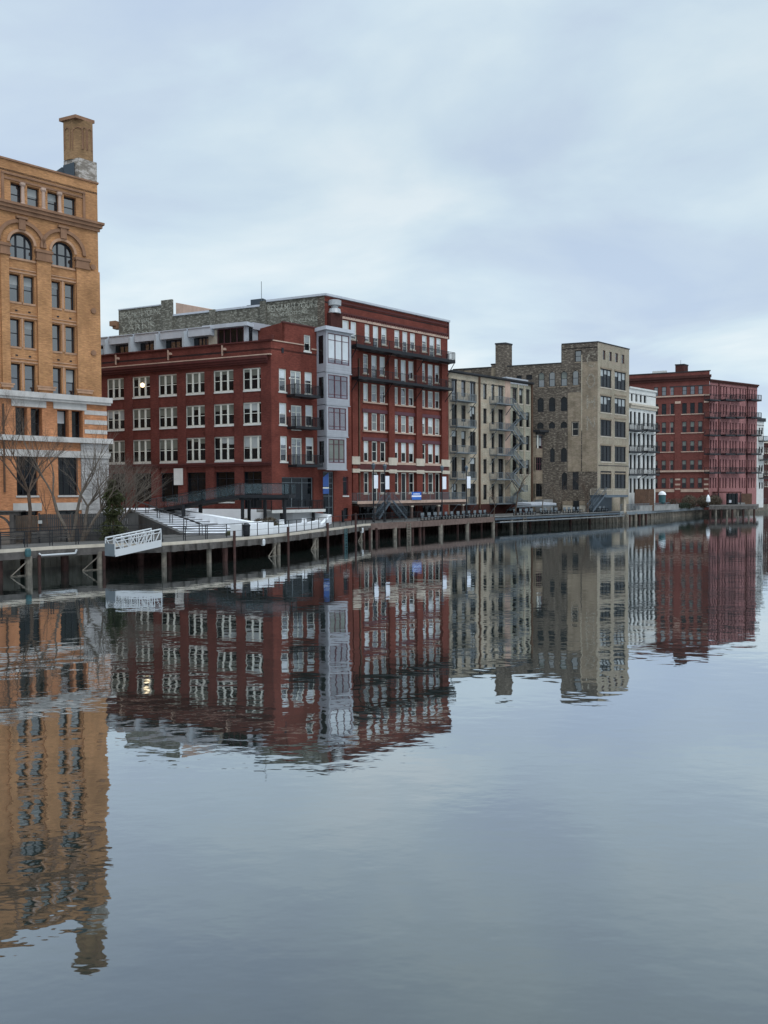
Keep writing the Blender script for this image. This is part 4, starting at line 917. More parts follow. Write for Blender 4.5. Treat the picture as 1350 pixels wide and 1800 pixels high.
MB().prism([Lg*.3+FH.u*.1, FH.u*8+Lg*.3, FH.u*8+Lg*(-xG), Lg*(-xG)], zGt-5, zGt-4.8).build('roof', 'dark_roof', G_)
K = thing('pink_painted_building', 'long pink painted brick building with narrow windows and black balconies facing the river', 'building', (PG.x+.02, PG.y-.02, 2.5))
FK = Face(PG+Vector((.03, -.03)), FARV); zK = FK.at(1288, 674)[1]; sK = FK.at(1330.5, 760)[0]
kc = [(820, 833), (848, 859), (870, 882), (910, 921), (938, 949), (962, 974), (1000, 1011), (1025, 1036), (1052, 1062), (1088, 1099), (1113, 1124), (1137, 1147), (1172, 1182), (1197, 1207), (1222, 1231)]
kc = [(1090+a/5.192, 1090+b/5.192) for a, b in kc]
kz = [(FK.at(1288, a)[1], FK.at(1288, b)[1]) for a, b in ((699.5, 682), (730, 712), (761, 743), (793, 775), (826, 808), (858, 840))]
hs = [(FK.at(a, 770)[0], FK.at(b, 770)[0], z0, z1) for z0, z1 in kz for a, b in kc]
w_ = MB(); wall(w_, 0, sK, 1.5, zK, hs, .3); put(w_, 'wall', 'pink_paint', K, FK)
for r in hs: win(FK, K, r, 1, 'maroon_frame', .08, .2, pane='glass_dark')
put(MB().box(-.02, sK+.15, -.4, .3, 0, .3).box(0, sK, -.25, -.002, -.3, -.002), 'cornice', 'brown_brick', K, FK, 0, zK+.002)
FKo = FK.off(-1.4)
for y in (704, 735, 766, 799, 832):
    for x0, x1 in ((1248, 1267), (1276, 1293), (1295, 1310), (1321, 1339)): balcony(FK, K, FKo.at(x0, y)[0], FKo.at(x1, y)[0], FKo.at((x0+x1)/2, y-2)[1], 1.4, 'black_metal', th=.3, sp=.17, brace=False)
pm = MB()
for x in (1263, 1313): s = FK.at(x, 750)[0]; pm.box(s-.12, s+.12, -.2, -.002, 3, zK)
put(pm, 'downpipe', 'red_trim', K, FK)
shell(K, FK, 0, sK, 1.5, zK, Lg, 8, 'pink_paint', left=False)
PM = col(1332, 182.0); FM = Face(PM, FARV)
M_ = thing('pale_grey_house', 'pale grey painted house just beyond the pink building', 'building', (PM.x, PM.y, 2.5)); zM = FM.at(1337, 741)[1]; sM = FM.at(1342.5, 800)[0]
mh = [FM.rect(a, b, y, y+11) for y in (752, 785, 818, 848) for a, b in ((1334, 1336.5), (1338.5, 1341))]
w_ = MB(); wall(w_, -3, sM, 1.5, zM, mh, .25); put(w_, 'wall', 'white_paint', M_, FM)
for r in mh: win(FM, M_, r, 1, 'dark_frame', .08, .15, pane='glass_dim')
put(MB().box(-3, sM+.3, -.3, .3, 0, .8), 'cornice', 'dark_roof', M_, FM, 0, zM+.002)
for y in (775, 808, 840): balcony(FM, M_, FM.at(1333, y)[0], FM.at(1342, y)[0], FM.at(1337, y)[1], 1.3, 'black_metal', th=.2, sp=.16, brace=False)
shell(M_, FM, -3, sM, 1.5, zM, Lg, 10, 'white_paint')
PN = col(1341, 196.0); FN = Face(PN, FARV)
N_ = thing('brown_brick_house', 'brown brick house at the far right edge of the view', 'building', (PN.x, PN.y, 2.5)); zN = FN.at(1346, 779)[1]
nh = [FN.rect(a, b, y, y+9) for y in (787, 806, 826, 846) for a, b in ((1344, 1346), (1348, 1350), (1353, 1355), (1359, 1361))]
w_ = MB(); wall(w_, -1, 14, 1.5, zN, nh, .25); put(w_, 'wall', 'brown_brick', N_, FN)
for r in nh: win(FN, N_, r, 1, 'white_frame', .1, .15, pane='glass_dim', sill='buff_stone')
put(MB().box(-1.2, 14.2, -.3, .3, 0, .4), 'cornice', 'buff_stone', N_, FN, 0, zN+.002)
shell(N_, FN, -1, 14, 1.5, zN, Lg, 10, 'brown_brick')
# ================================================================ RIVER, LAND, RIVERWALK
ORD = 'first second third fourth fifth sixth seventh eighth ninth tenth eleventh twelfth thirteenth fourteenth fifteenth sixteenth seventeenth eighteenth'.split()
CNT = {}
def nth(key): CNT[key] = CNT.get(key, 0)+1; return ORD[CNT[key]-1]
def gp(px, py, z=2.2): p = ground(px, py, z); return Vector((p.x, p.y))
EDGE = [(-330, 1003), (-130, 980), (0, 968), (90, 962), (180, 957.5), (282, 955.5), (364, 950), (455, 943.5), (510, 938), (550, 933), (600, 927.3), (639, 922), (691, 919), (735, 917), (868, 909), (960, 905), (1085, 899.5), (1153, 895.5), (1240, 890), (1300, 887), (1350, 884.8), (1420, 881)]
PATH = [gp(*e) for e in EDGE]
q = (PATH[-1]-PATH[-2]).normalized(); PATH.append(PATH[-1]+q*300)
def offs(pts, d):
    out = []
    for i, p in enumerate(pts):
        t = (pts[min(i+1, len(pts)-1)]-pts[max(i-1, 0)]).normalized(); out.append(p+Vector((-t.y, t.x))*d)
    return out
def dk(px, d=0.0):                             # point where a column of sight crosses the deck edge, moved inland by d
    v = col(px, 1.0); k = v.x
    for a, b in zip(PATH, PATH[1:]):
        fa, fb = a.x-k*a.y, b.x-k*b.y
        if fa <= 0 <= fb:
            p = a.lerp(b, -fa/(fb-fa)); t = (b-a).normalized(); return p+Vector((-t.y, t.x))*d
    return PATH[0]
def seg(px0, px1, d=0.0):
    k0, k1 = col(px0, 1).x, col(px1, 1).x
    ps = [dk(px0)]+[p for p in PATH if k0 < p.x/p.y < k1 and p.y > 20]+[dk(px1)]
    return offs(ps, d) if d else ps
struct(MB().quad((-1500, -300, .42), (1500, -300, .42), (2500, 2500, .42), (-1500, 2500, .42)), 'river_water', 'river_water', 'dark still river mirroring the brick buildings and the cloudy sky')
LE = offs(PATH, 4.6); i0 = 16
LE = LE[:5]+offs(PATH, 8.5)[5:i0]+offs(PATH, .45)[i0:]
poly = [tuple(p) for p in LE]+[(LE[-1].x+200, LE[-1].y+1500), (-1500, 1500), (-1500, -300), (LE[0].x-200, LE[0].y-120)]
struct(MB().quad(*[(x, y, 2.02) for x, y in poly]), 'riverbank_ground', 'soil', 'bare brown ground of the riverbank around the buildings')
# corrugated steel bulkhead
sp = MB(); k = 0
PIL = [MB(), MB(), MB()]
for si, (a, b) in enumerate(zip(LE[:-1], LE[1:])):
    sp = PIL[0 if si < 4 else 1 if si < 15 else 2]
    n = max(1, int(min((b-a).length, 80)/.45)); t = (b-a).normalized(); nn = Vector((t.y, -t.x))
    for i in range(n):
        p = a+t*(.45*i); r_ = a+t*(.45*(i+1)); h0 = .12*(k % 2); h1 = .12*((k+1) % 2)
        p0 = p+nn*h0; p1 = p+t*.08+nn*h1; p2 = r_+nn*h1
        sp.quad((p0.x, p0.y, -1), (p1.x, p1.y, -1), (p1.x, p1.y, 2.0), (p0.x, p0.y, 2.0)).quad((p1.x, p1.y, -1), (p2.x, p2.y, -1), (p2.x, p2.y, 2.0), (p1.x, p1.y, 2.0)); k += 1

for sp, mt, lab in zip(PIL, ('sheet_pile', 'rust_pile_deck_shade', 'pile_timber'), ('pale corrugated sheet pile wall behind the left piles', 'shade-dark corrugated wall deep under the middle riverwalk decks', 'rust-streaked corrugated sheet pile wall of the far bank')):  # middle wall: shade under the decks is put into its near-black colour
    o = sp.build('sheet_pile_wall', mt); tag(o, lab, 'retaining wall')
DECKS = [(-130, 281, 'deck_planks', 'weathered_timber', 'first stretch of riverwalk deck at the left beside the white gangway'),
         (282, 650, 'deck_planks', 'weathered_timber', 'curving riverwalk deck with rough grey timber fascia in front of the white planters'),
         (651, 741, 'deck_planks', 'red_timber', 'short riverwalk deck with a reddish beam below the iron terrace'),
         (742, 868, 'deck_planks', 'red_timber', 'riverwalk deck with reddish timber fascia carrying the longest row of chairs'),
         (869, 1088, 'deck_planks', 'pale_metal', 'riverwalk deck with pale metal edging in front of the tan warehouse'),
         (1089, 1246, 'deck_planks', 'steel_grey', 'far stretch of riverwalk deck above the sheet piling')]
for a, b, mt, fm, lab in DECKS:
    i1 = seg(a, b); i2 = seg(a, b, 5.0 if b < 282 else 9.0 if b < 1100 else 4.0)
    d = MB()
    for (p, q), (r_, s_) in zip(zip(i1, i1[1:]), zip(i2, i2[1:])): d.prism([p, q, s_, r_], 2.06, 2.2)
    dko = struct(d, 'riverwalk_deck', mt, lab)
    f = MB(); f2 = MB()
    e1 = seg(a, b, -.12)
    for (p, q), (r_, s_) in zip(zip(e1, e1[1:]), zip(i1, i1[1:])):
        hgt = .5 if fm != 'pale_metal' else .3
        f.prism([p, q, s_, r_], 2.05-hgt, 2.04); f2.prism([p, q, s_, r_], 2.045 if fm != 'pale_metal' else 2.2, 2.27)
    if fm == 'pale_metal':
        e3 = seg(a, b, -1.0)
        for (p, q), (r_, s_) in zip(zip(e3, e3[1:]), zip(e1, e1[1:])): f2.prism([p, q, p*.0+q+(s_-q)*.1, p+(r_-p)*.1], 1.5, 1.6); f.prism([p, q, s_, r_], 1.42, 1.49)
    f.build('fascia_beam', fm if fm != 'pale_metal' else 'blue_grey_steel', dko); f2.build('deck_edge', 'buff_stone' if b < 700 else 'concrete' if fm != 'red_timber' else 'red_timber', dko)
    j = MB()                                   # joists and cross beams under the deck
    for (p, q), (r_, s_) in zip(zip(i1, i1[1:]), zip(i2, i2[1:])):
        n = max(1, int((q-p).length/2.2))
        for i in range(n):
            u0 = p.lerp(q, (i+.5)/n); u1 = r_.lerp(s_, (i+.5)/n); j.bar((u0.x, u0.y, 1.85), (u1.x, u1.y, 1.85), .3, .36)
    j.build('under_beam', 'rust_pile_deck_shade', dko)
# blocks standing along the timber fascia (2nd deck)
for i, px in enumerate(range(300, 640, 22)):
    p = dk(px, -.25); a = dk(px+2, -.25)-p; o = MB().prism([(-.2, -.14), (.2, -.14), (.2, .14), (-.2, .14)], -.45, .03).build('rubbing_block', 'weathered_timber', None, (p.x, p.y, 2.0), math.atan2(a.y, a.x))
    tag(o, 'square dark timber rubbing block, '+ORD[i]+' from the left on the curving deck edge', 'block', 'rubbing blocks along the curving deck edge')
# piles
PILES = [(-40, .3, .19, 0), (4, .6, .2, 0), (48, .0, .19, 1), (62, -.35, .1, 2), (122, 1.2, .24, 0), (174, .0, .19, 1), (182, -.3, .12, 2), (241, 2.2, .22, 0), (291, .3, .16, 1), (317, 1.5, .17, 0), (369, .2, .16, 1), (397, .2, .22, 0), (405, -.4, .11, 3), (484, .2, .14, 1), (492, .2, .14, 1), (499, -.4, .12, 3), (555, .2, .14, 1), (561, .3, .14, 1), (569, -.4, .12, 3), (607, .3, .15, 0), (617, -.5, .12, 4), (639, .0, .13, 0), (647, -.2, .14, 2), (659, -.2, .14, 2), (694.6, .1, .2, 1), (720, .1, .2, 1), (740, .2, .17, 0), (775, .1, .22, 1), (800, 2, .2, 0), (822, .1, .22, 1), (845, 2, .2, 0), (867.5, .1, .22, 1), (899.6, .1, .2, 1), (925, 1.6, .2, 0), (947, 1.6, .2, 0), (981, 1.6, .2, 0), (1018, 1.6, .2, 0), (1048, 1.2, .2, 0), (1076, 1.2, .2, 0), (1093, -.2, .22, 1), (1101, -.2, .22, 1), (1117, 0, .25, 1), (1125, .1, .2, 0),
 (628, .2, .13, 0), (634, 0, .12, 1), (653, .1, .12, 1), (665, .3, .13, 0), (676, 1.0, .15, 0), (703, .2, .14, 0), (728, .3, .15, 0), (750, .5, .15, 0), (783, .6, .15, 1), (813, .8, .15, 0), (830, .5, .15, 0), (856, .9, .15, 0), (878, .6, .16, 0), (1108, .1, .15, 0), (1113, .4, .15, 1), (1131, .1, .15, 1), (1138, .2, .15, 0), (1146, .1, .15, 1)]
PILES.sort()
for px, d, r_, kd in PILES:
    p = dk(px, d); r_ *= 1.25 if kd == 1 else 1.1 if kd == 0 else 1; top = {0: 1.9, 1: 1.7, 2: 1.75, 3: 2.85, 4: 3.6}[kd]
    where = 'at the left edge' if px < 30 else 'near the white gangway' if px < 260 else 'below the white stairs' if px < 445 else 'below the white planters' if px < 560 else 'where the walkway bends' if px < 665 else 'below the red deck' if px < 870 else 'below the pale metal deck edge' if px < 1085 else 'where the sheet piling starts'
    mt = {0: 'rust_pile_deck_shade', 1: 'pile_timber', 2: 'rust_pile_deck_shade', 3: 'rust_pile_deck_shade', 4: 'rust_pile_deck_shade'}[kd]
    wd = {0: 'dark support pile', 1: 'pale weathered timber pile', 2: 'rust coloured pile', 3: 'tall rust brown pile', 4: 'tallest rust brown pile'}[kd]
    m_ = MB(); z = -1.5; prof = []
    while z < top: prof.append((r_*rnd.uniform(.93, 1.07), z)); z += .7
    prof.append((r_, top)); m_.lathe(0, 0, prof, 9)
    o = m_.build('mooring_pile' if kd > 2 else 'timber_pile', mt, None, (p.x, p.y, 0))
    tag(o, wd+' '+where+', '+nth(wd+where)+' from the left there', 'pile', wd+'s '+where)
# diagonal rods bracing the pale piles on the left half
for px in (48, 174, 484, 555, 636):
    p = dk(px, -.1); t = (dk(px+4)-dk(px)).normalized(); b = MB().bar((0, 0, 1.45), (-t.x*1.3, -t.y*1.3, .4), .06, .06)
    b.bar((0, 0, .42), (-t.x*1.3, -t.y*1.3, .4), .04, .04)
    o = b.build('pile_brace', 'pile_timber', None, (p.x, p.y, .05)); tag(o, 'thin slanting timber brace, '+nth('brace')+' from the left, beside a pale pile', 'brace', 'slanting pile braces')
# small boxes and fittings hung on the deck edge
for px, zz2, mt, lab in ((43, 1.95, 'teal_paint', 'pale green power pedestal on the deck edge by the left pile pair'), (456, 1.72, 'aluminium', 'white box fixed below the deck edge under the planters'), (631, 1.6, 'aluminium', 'white tube fender hanging where the walkway bends')):
    p = dk(px, -.3); o = MB().lathe(0, 0, [(.16, -.25), (.2, -.1), (.2, .2), (.14, .3)], 8).build('deck_fitting', mt, None, (p.x, p.y, zz2)); tag(o, lab, 'fitting')
p = dk(66, -.3); q = dk(128, -.3)
b = MB(); b.tube((0, 0, 0), (q.x-p.x, q.y-p.y, .0), .06, 8).tube((0, 0, 0), (-.35, .2, .22), .06, 8).tube((q.x-p.x, q.y-p.y, 0), (q.x-p.x+.1, q.y-p.y, .25), .07, 8)
tag(b.build('white_pipe', 'aluminium', None, (p.x, p.y, 1.72)), 'long white pipe fixed along the timber below the left railing', 'pipe')
# ladders
for px, lab, mt in ((602, 'narrow green ladder down to the water below the bend', 'teal_paint'), (714.5, 'pale ladder down to the water under the reddish beam', 'pile_timber'), (919, 'pale ladder down to the water at the start of the metal edge', 'pile_timber'), (1097, 'pale ladder between two stout piles near the sheet piling', 'pile_timber')):
    p = dk(px, -.35); t = (dk(px+4)-dk(px)).normalized(); a = math.atan2(t.y, t.x); l_ = thing('dock_ladder', lab, 'ladder', (p.x, p.y, 0), a)
    for x in (-.28, .28): MB().bar((x, 0, -.4), (x, 0, 2.1), .09, .09).build('side_rail', mt, l_)
    for i in range(7): MB().bar((-.28, 0, .0+i*.3), (.28, 0, .0+i*.3), .06, .06).build('rung', mt, l_)
# ---- railings
def railing(pts, z, lab, mat='black_metal', h=1.08, post=1.9, double=False, mids=(.3, .55, .8), grp=None, bars=False, mesh=None):
    p0 = pts[0]; t = thing('railing', lab, 'railing', (p0.x, p0.y, z), 0, grp)
    L_ = [Vector((p.x-p0.x, p.y-p0.y, 0)) for p in pts]
    rb = MB(); sp_ = MB(); pm_ = MB().bar((-.035, 0, 0), (-.035, 0, h), .05, .05)
    if double: pm_.bar((.13, 0, 0), (.13, 0, h), .05, .05)
    pmesh = pm_.mesh('post', mat)
    for a, b in zip(L_, L_[1:]):
        up = Vector((0, 0, h)); rb.bar(a+up, b+up, .09, .05)
        for q in mids: rb.bar(a+Vector((0, 0, q)), b+Vector((0, 0, q)), .018, .018)
        if bars:
            n = int((b-a).length/.14)
            for i in range(n): p = a.lerp(b, (i+.5)/n); rb.bar(p+Vector((0, 0, .1)), p+up, .018, .018)
        n = max(1, round((b-a).length/post))
        for i in range(n):
            o = bpy.data.objects.new('post', pmesh); C.objects.link(o); o.parent = t; o.location = a.lerp(b, i/n); o.rotation_euler = (0, 0, math.atan2((b-a).y, (b-a).x))
    rb.build('rail', mat, t); return t
railing(seg(-130, 178, .12), 2.3, 'black railing with paired posts along the left deck edge', double=True, post=2.0)
railing(seg(283, 398, .12), 2.3, 'black railing on the deck edge below the white stairs', post=1.9, double=True)
railing(seg(400, 560, .12), 2.3, 'thin black railing in front of the white planters', post=1.9, mids=(.5,))
railing(seg(562, 642, .12), 2.3, 'thin black railing where the walkway bends towards the terrace', post=1.6, mids=(.5,))
railing(seg(644, 741, .12), 2.3, 'dark railing on the deck edge below the iron terrace', post=1.9, bars=True, mids=())
railing(seg(1092, 1178, .12), 2.3, 'grey railing on the deck edge beside the white building', 'steel_grey', post=1.5, bars=True, mids=())
railing(seg(1245, 1350, .4), 2.3, 'grey railing on the farthest bank under the pink building', 'steel_grey', post=1.9, mids=(.3, .55, .8))
railing([dk(-130, 4.6), dk(60, 4.6), dk(150, 5.2), dk(276, 5.0)], 2.3, 'second black railing behind the left deck in front of the fence', post=3.2)
# ---- gangway
p0 = col(200.5, 52.3); p1 = col(282, 55.0); L_ = (p1-p0).length; gz0 = ground(200, 976, 0); zg0 = 6-(976-864.6)*52.3/1352; zg1 = 6-(958-864.2)*55/1352
g_ = thing('gangway', 'white aluminium truss gangway sloping down from the riverwalk', 'gangway', (p0.x, p0.y, zg0), math.atan2((p1-p0).y, (p1-p0).x))
dz = zg1-zg0; H = 1.12; W = 1.25
for y, nm in ((0, 'truss'), (W, 'truss')):
    m_ = MB(); Z = lambda x: dz*x/L_
    m_.bar((0, y, .05), (L_, y, dz+.05), .1, .14); m_.bar((0, y, Z(0)+.34), (L_, y, dz+.34), .05, .05); m_.tube((0, y, H), (L_, y, dz+H), .055, 8); m_.tube((.1, y, H-.22), (L_, y, dz+H-.22), .035, 6)
    n = 6
    for i in range(n+1): x = L_*i/n; m_.bar((x, y, Z(x)), (x, y, Z(x)+H), .055, .055)
    for i in range(n): x = L_*i/n; x2 = L_*(i+1)/n; (m_.bar((x, y, Z(x)+H), (x2, y, Z(x2)+.1), .055, .055) if i < 3 else m_.bar((x, y, Z(x)+.1), (x2, y, Z(x2)+H), .055, .055))
    m_.build(nm, 'aluminium', g_)
m_ = MB().prism([(0, -.03), (L_, -.03), (L_, W+.03), (0, W+.03)], [-.06, dz-.06, dz-.06, -.06], [.02, dz+.02, dz+.02, .02]); m_.build('deck_plate', 'aluminium', g_)
MB().prism([(0, -.055), (L_, -.055), (L_, -.035), (0, -.035)], [-.12, dz-.12, dz-.12, -.12], [.33, dz+.33, dz+.33, .33]).build('side_plate', 'aluminium', g_)
MB().box(-.06, -.01, .0, W, -.1, .75).build('end_gate', 'steel_grey', g_)
# ---- white stairs, walls and planters
TL, TR, BL, BR = col(231, 84), col(285, 84), col(325, 66.7), col(443, 66.7)
ns = 12; z0s, z1s = 2.22, 4.0
tr = MB(); rs = MB()
for i in range(ns):
    a, b = i/ns, (i+1)/ns; z = z0s+(z1s-z0s)*(i+1)/ns; q = [BL.lerp(TL, a), BR.lerp(TR, a), BR.lerp(TR, b), BL.lerp(TL, b)]
    q2 = [BL.lerp(TL, a), BR.lerp(TR, a), BR.lerp(TR, 1), BL.lerp(TL, 1)]
    q3 = [q[0].lerp(q[3], .16), q[1].lerp(q[2], .16), q[2], q[3]]
    rs.prism(q, 1.9, z); tr.prism(q3, z+.002, z+.035)
st_ = thing('wide_stairs', 'wide snow-dusted outdoor stairs climbing from the riverwalk to the loft building', 'stairs', (BL.x, BL.y, 2.0))
o = rs.build('step', 'step_riser', st_, (-BL.x, -BL.y, -2.0)); o['kind'] = 'stuff'; o = tr.build('tread', 'snowy_concrete', st_, (-BL.x, -BL.y, -2.0)); o['kind'] = 'stuff'
MB().prism([BL+Vector((-.45, 0)), BL+Vector((-.02, 0)), TL+Vector((-.02, 0)), TL+Vector((-.45, 0))], 1.9, [2.4, 2.4, 4.05, 4.05]).build('stair_side', 'fence_timber', st_, (-BL.x, -BL.y, -2.0))
mT = BR.lerp(TR, .92)
wv = [BR+Vector((.05, -.1)), BR+Vector((.75, -.1)), mT+Vector((.75, 0)), mT+Vector((.05, 0))]
o = MB().prism([(p.x-BR.x, p.y-BR.y) for p in wv], -.1, [1.12, 1.12, 2.0, 2.0]).build('stair_wall', 'white_wall', None, (BR.x, BR.y, 2.15)); tag(o, 'long sloping solid white wall along the right side of the wide stairs', 'wall')
# platform at the top and base wall of the loft building
pa, pb = FA.pt(FA.at(150, 880)[0], -.2, 0), FA.pt(FA.at(352, 880)[0], -.2, 0)
o = MB().prism([TL+Vector((-14, 0)), TL, TR, BR.lerp(TR, .92)+Vector((.8, 0)), Vector((pb.x, pb.y)), Vector((pa.x, pa.y))], 1.9, 3.99)
struct(o, 'upper_plaza', 'snowy_concrete', 'raised snowy plaza between the stairs and the loft building')
def lowwall(pts, z0, ztops, th, mat, lab, name='planter_wall', cat='wall'):
    P0 = pts[0]; a = offs(pts, th); m_ = MB()
    for i in range(len(pts)-1): m_.prism([pts[i]-P0, pts[i+1]-P0, a[i+1]-P0, a[i]-P0], z0-2, [ztops[i]-2, ztops[i+1]-2, ztops[i+1]-2, ztops[i]-2])
    o = m_.build(name, mat, None, (P0.x, P0.y, 2)); tag(o, lab, cat); return o
def V2(f, px, y, out): p = f.pt(f.at(px, y)[0], out, 0); return Vector((p.x, p.y))
lowwall([V2(FA, 340, 900, -.9), V2(FA, 420, 900, -.9), V2(FA, 472, 900, -1.0), V2(FB_, 500, 900, -1.6), V2(FB_, 530, 900, -2.0), V2(FB_, 548, 900, -3.2), col(560, 80)], 1.9, [3.92, 3.92, 3.9, 3.75, 3.5, 3.2, 2.5], .35, 'white_wall', 'curved white retaining wall at the foot of the loft building')
def edge(px, d): return dk(px, d)
lowwall([edge(503, 1.3), edge(525, 1.35), edge(548, 1.4), edge(572, 1.6), edge(600, 2.3)], 2.1, [2.85, 2.87, 2.88, 2.9, 2.95], .35, 'white_wall', 'low curved white planter wall right of the tall white planter box')
lowwall([edge(503, 2.9), edge(525, 3.6), edge(548, 4.4), edge(566, 5.5)], 2.1, [3.2, 3.2, 3.15, 2.75], .35, 'white_wall', 'upper curved white planter kerb behind the low planter wall')
pbx = [edge(457, 1.5), edge(502.5, 1.3)]; lowwall(pbx, 2.1, [3.2, 3.2], 1.6, 'white_wall', 'tall white planter box on the deck beside the black bin', 'planter_box', 'planter')
gA, gB, gC, gD = edge(504, 1.7), edge(566, 1.9), edge(566, 5.6), edge(504, 3.0)
struct(MB().prism([gA, gB, gC, gD], 2.0, [2.62, 2.62, 2.75, 2.75]), 'planter_lawn', 'lawn', 'strip of dull grass between the two curved white planter walls', kind='stuff')
struct(MB().prism([edge(445, 3.4), edge(566, 5.9), col(560, 79), col(440, 82), col(420, 80)], 2.0, 2.5), 'rear_lawn', 'lawn', 'dull grass bed behind the tall white planter box', kind='stuff')
p = edge(450.3, 1.2); o = MB().lathe(0, 0, [(.24, 0), (.29, .1), (.31, .85), (.34, .9), (.34, .98), (.2, 1.08)], 12).build('litter_bin', 'black_metal', None, (p.x, p.y, 2.2)); tag(o, 'black litter bin between the stair wall and the white planter box', 'litter bin')
def shrub(px, Y, z, r, mat, lab, name='round_shrub', cat='shrub', grp=None, n=900, sq=.85, leaf=.07, seed=1):
    rg = random.Random(seed); p = col(px, Y); m_ = MB()
    for i in range(n):
        v = Vector((rg.gauss(0, 1), rg.gauss(0, 1), rg.gauss(0, 1))).normalized()*(r*rg.uniform(.72, 1.04)*(1+.1*math.sin(i*.7)))
        c = Vector((v.x, v.y, v.z*sq+r*sq)); a = Vector((rg.uniform(-1, 1), rg.uniform(-1, 1), rg.uniform(-1, 1))).normalized()*leaf*rg.uniform(.6, 1.4); b = a.cross(v).normalized()*leaf*rg.uniform(.4, 1)
        m_.quad(c-a, c+b, c+a, c-b)
    t = thing(name, lab, cat, (p.x, p.y, z), 0, grp); m_.build('foliage', mat, t)
    s_ = MB()
    for i in range(9):
        a = i*.7; s_.tube((0, 0, 0), (r*.6*math.cos(a), r*.6*math.sin(a), r*sq*1.1), .04, 5, .015)
    s_.build('stem', 'dark_bark', t); return t
for i, (px, Y_, r_, lab) in enumerate(((412, 76, .45, 'smallest round brown shrub, partly behind the sloping white wall'), (430, 74.5, .5, 'low round brown shrub left of the bridge columns'), (455, 74, .5, 'round brown shrub between two bridge columns'), (474, 70.5, .62, 'largest round brown shrub directly behind the white planter box'))): shrub(px, Y_, 2.45, r_*1.1, 'shrub_brown', lab, n=700, seed=i, grp='round shrubs by the planters')
for px, Y_, lab in ((494.5, 71.5, 'small white cube seat left on the grass behind the planter box'), (534.5, 75, 'small white cube seat right on the grass near the curved wall')):
    p = col(px, Y_); o = MB().box(-.25, .25, -.25, .25, 0, .06).box(-.22, .22, -.22, .22, .062, .42).build('cube_seat', 'white_wall', None, (p.x, p.y, 2.9)); tag(o, lab, 'seat')
# hand rail of the stairs
h0 = BL.lerp(TL, 1)+Vector((.4, 0)); h1 = BL.lerp(TL, -.05)+Vector((.9, 0))
t = thing('railing', 'slanting black handrail on the left half of the wide stairs', 'railing', (h0.x, h0.y, 4.0))
dv = Vector((h1.x-h0.x, h1.y-h0.y, -1.75)); rb = MB().bar((0, 0, 1.05), dv+Vector((0, 0, 1.0)), .13, .1).bar((.25, 0, 1.0), dv+Vector((.25, 0, .95)), .06, .05); rb.build('rail', 'black_metal', t)
for i in range(6): c = dv*(i/5); MB().bar(c, c+Vector((0, 0, 1.03)), .07, .07).bar(c+Vector((.25, 0, 0)), c+Vector((.25, 0, 1.0)), .05, .05).build('post', 'black_metal', t)
railing([TL+Vector((-9, .5)), TL+Vector((-4, .2)), TL+Vector((.2, .1))], 4.0, 'short black railing at the top left of the wide stairs', post=1.3)
# ---- elevated footbridge
bp_ = [(262, 84, 4.05), (288, 80, 4.35), (355, 76, 5.05), (422, 74, 5.65), (500, 73.5, 5.62), (508, 73.4, 5.62)]
BP = [Vector((*col(a, b), c)) for a, b, c in bp_]; P0 = BP[0]
fb = thing('raised_footbridge', 'slender black raised footbridge with glass sides above the white planters', 'footbridge', P0)
dm = MB(); gl = MB(); rl = MB()
for a, b in zip(BP, BP[1:]):
    a = a-P0; b = b-P0; t = Vector((b.x-a.x, b.y-a.y, 0)).normalized(); n_ = Vector((-t.y, t.x, 0)); 
    dm.prism([(a.x, a.y), (b.x, b.y), (b.x+n_.x*2, b.y+n_.y*2), (a.x+n_.x*2, a.y+n_.y*2)], [a.z-.3, b.z-.3, b.z-.3, a.z-.3], [a.z, b.z, b.z, a.z])
    for o_ in (0, 2):
        c = a+n_*o_; d = b+n_*o_; rl.bar(c+Vector((0, 0, 1.1)), d+Vector((0, 0, 1.1)), .08, .06)
        k = max(1, round((d-c).length/2.2))
        for i in range(k+1): q = c.lerp(d, i/k); rl.bar(q, q+Vector((0, 0, 1.1)), .05, .05)
        gl.quad(c+Vector((0, 0, .12)), d+Vector((0, 0, .12)), d+Vector((0, 0, 1.05)), c+Vector((0, 0, 1.05)))
dm.build('deck', 'black_metal', fb); rl.build('railing', 'black_metal', fb); gl.build('glass_panel', 'rail_glass', fb)
for px, dY in ((426, .5), (437.5, 2.2), (465.4, 1.2), (500, .4)):
    p = col(px, 74+dY); q = p-Vector((P0.x, P0.y)); MB().lathe(q.x, q.y, [(.17, 2.3-P0.z), (.17, 5.3-P0.z)], 10).build('column', 'black_metal', fb)
for a, b in ((421, 442), (456, 507)):
    p, q = col(a, 74.6), col(b, 74.4); MB().bar((p.x-P0.x, p.y-P0.y, 5.22-P0.z), (q.x-P0.x, q.y-P0.y, 5.22-P0.z), .3, .2).build('cross_beam', 'black_metal', fb)
for px in (352, 322): p = col(px, 77.6); q = p-Vector((P0.x, P0.y)); MB().lathe(q.x, q.y, [(.2, 2.3-P0.z), (.2, 4.6-P0.z)], 10).build('column', 'black_metal', fb)
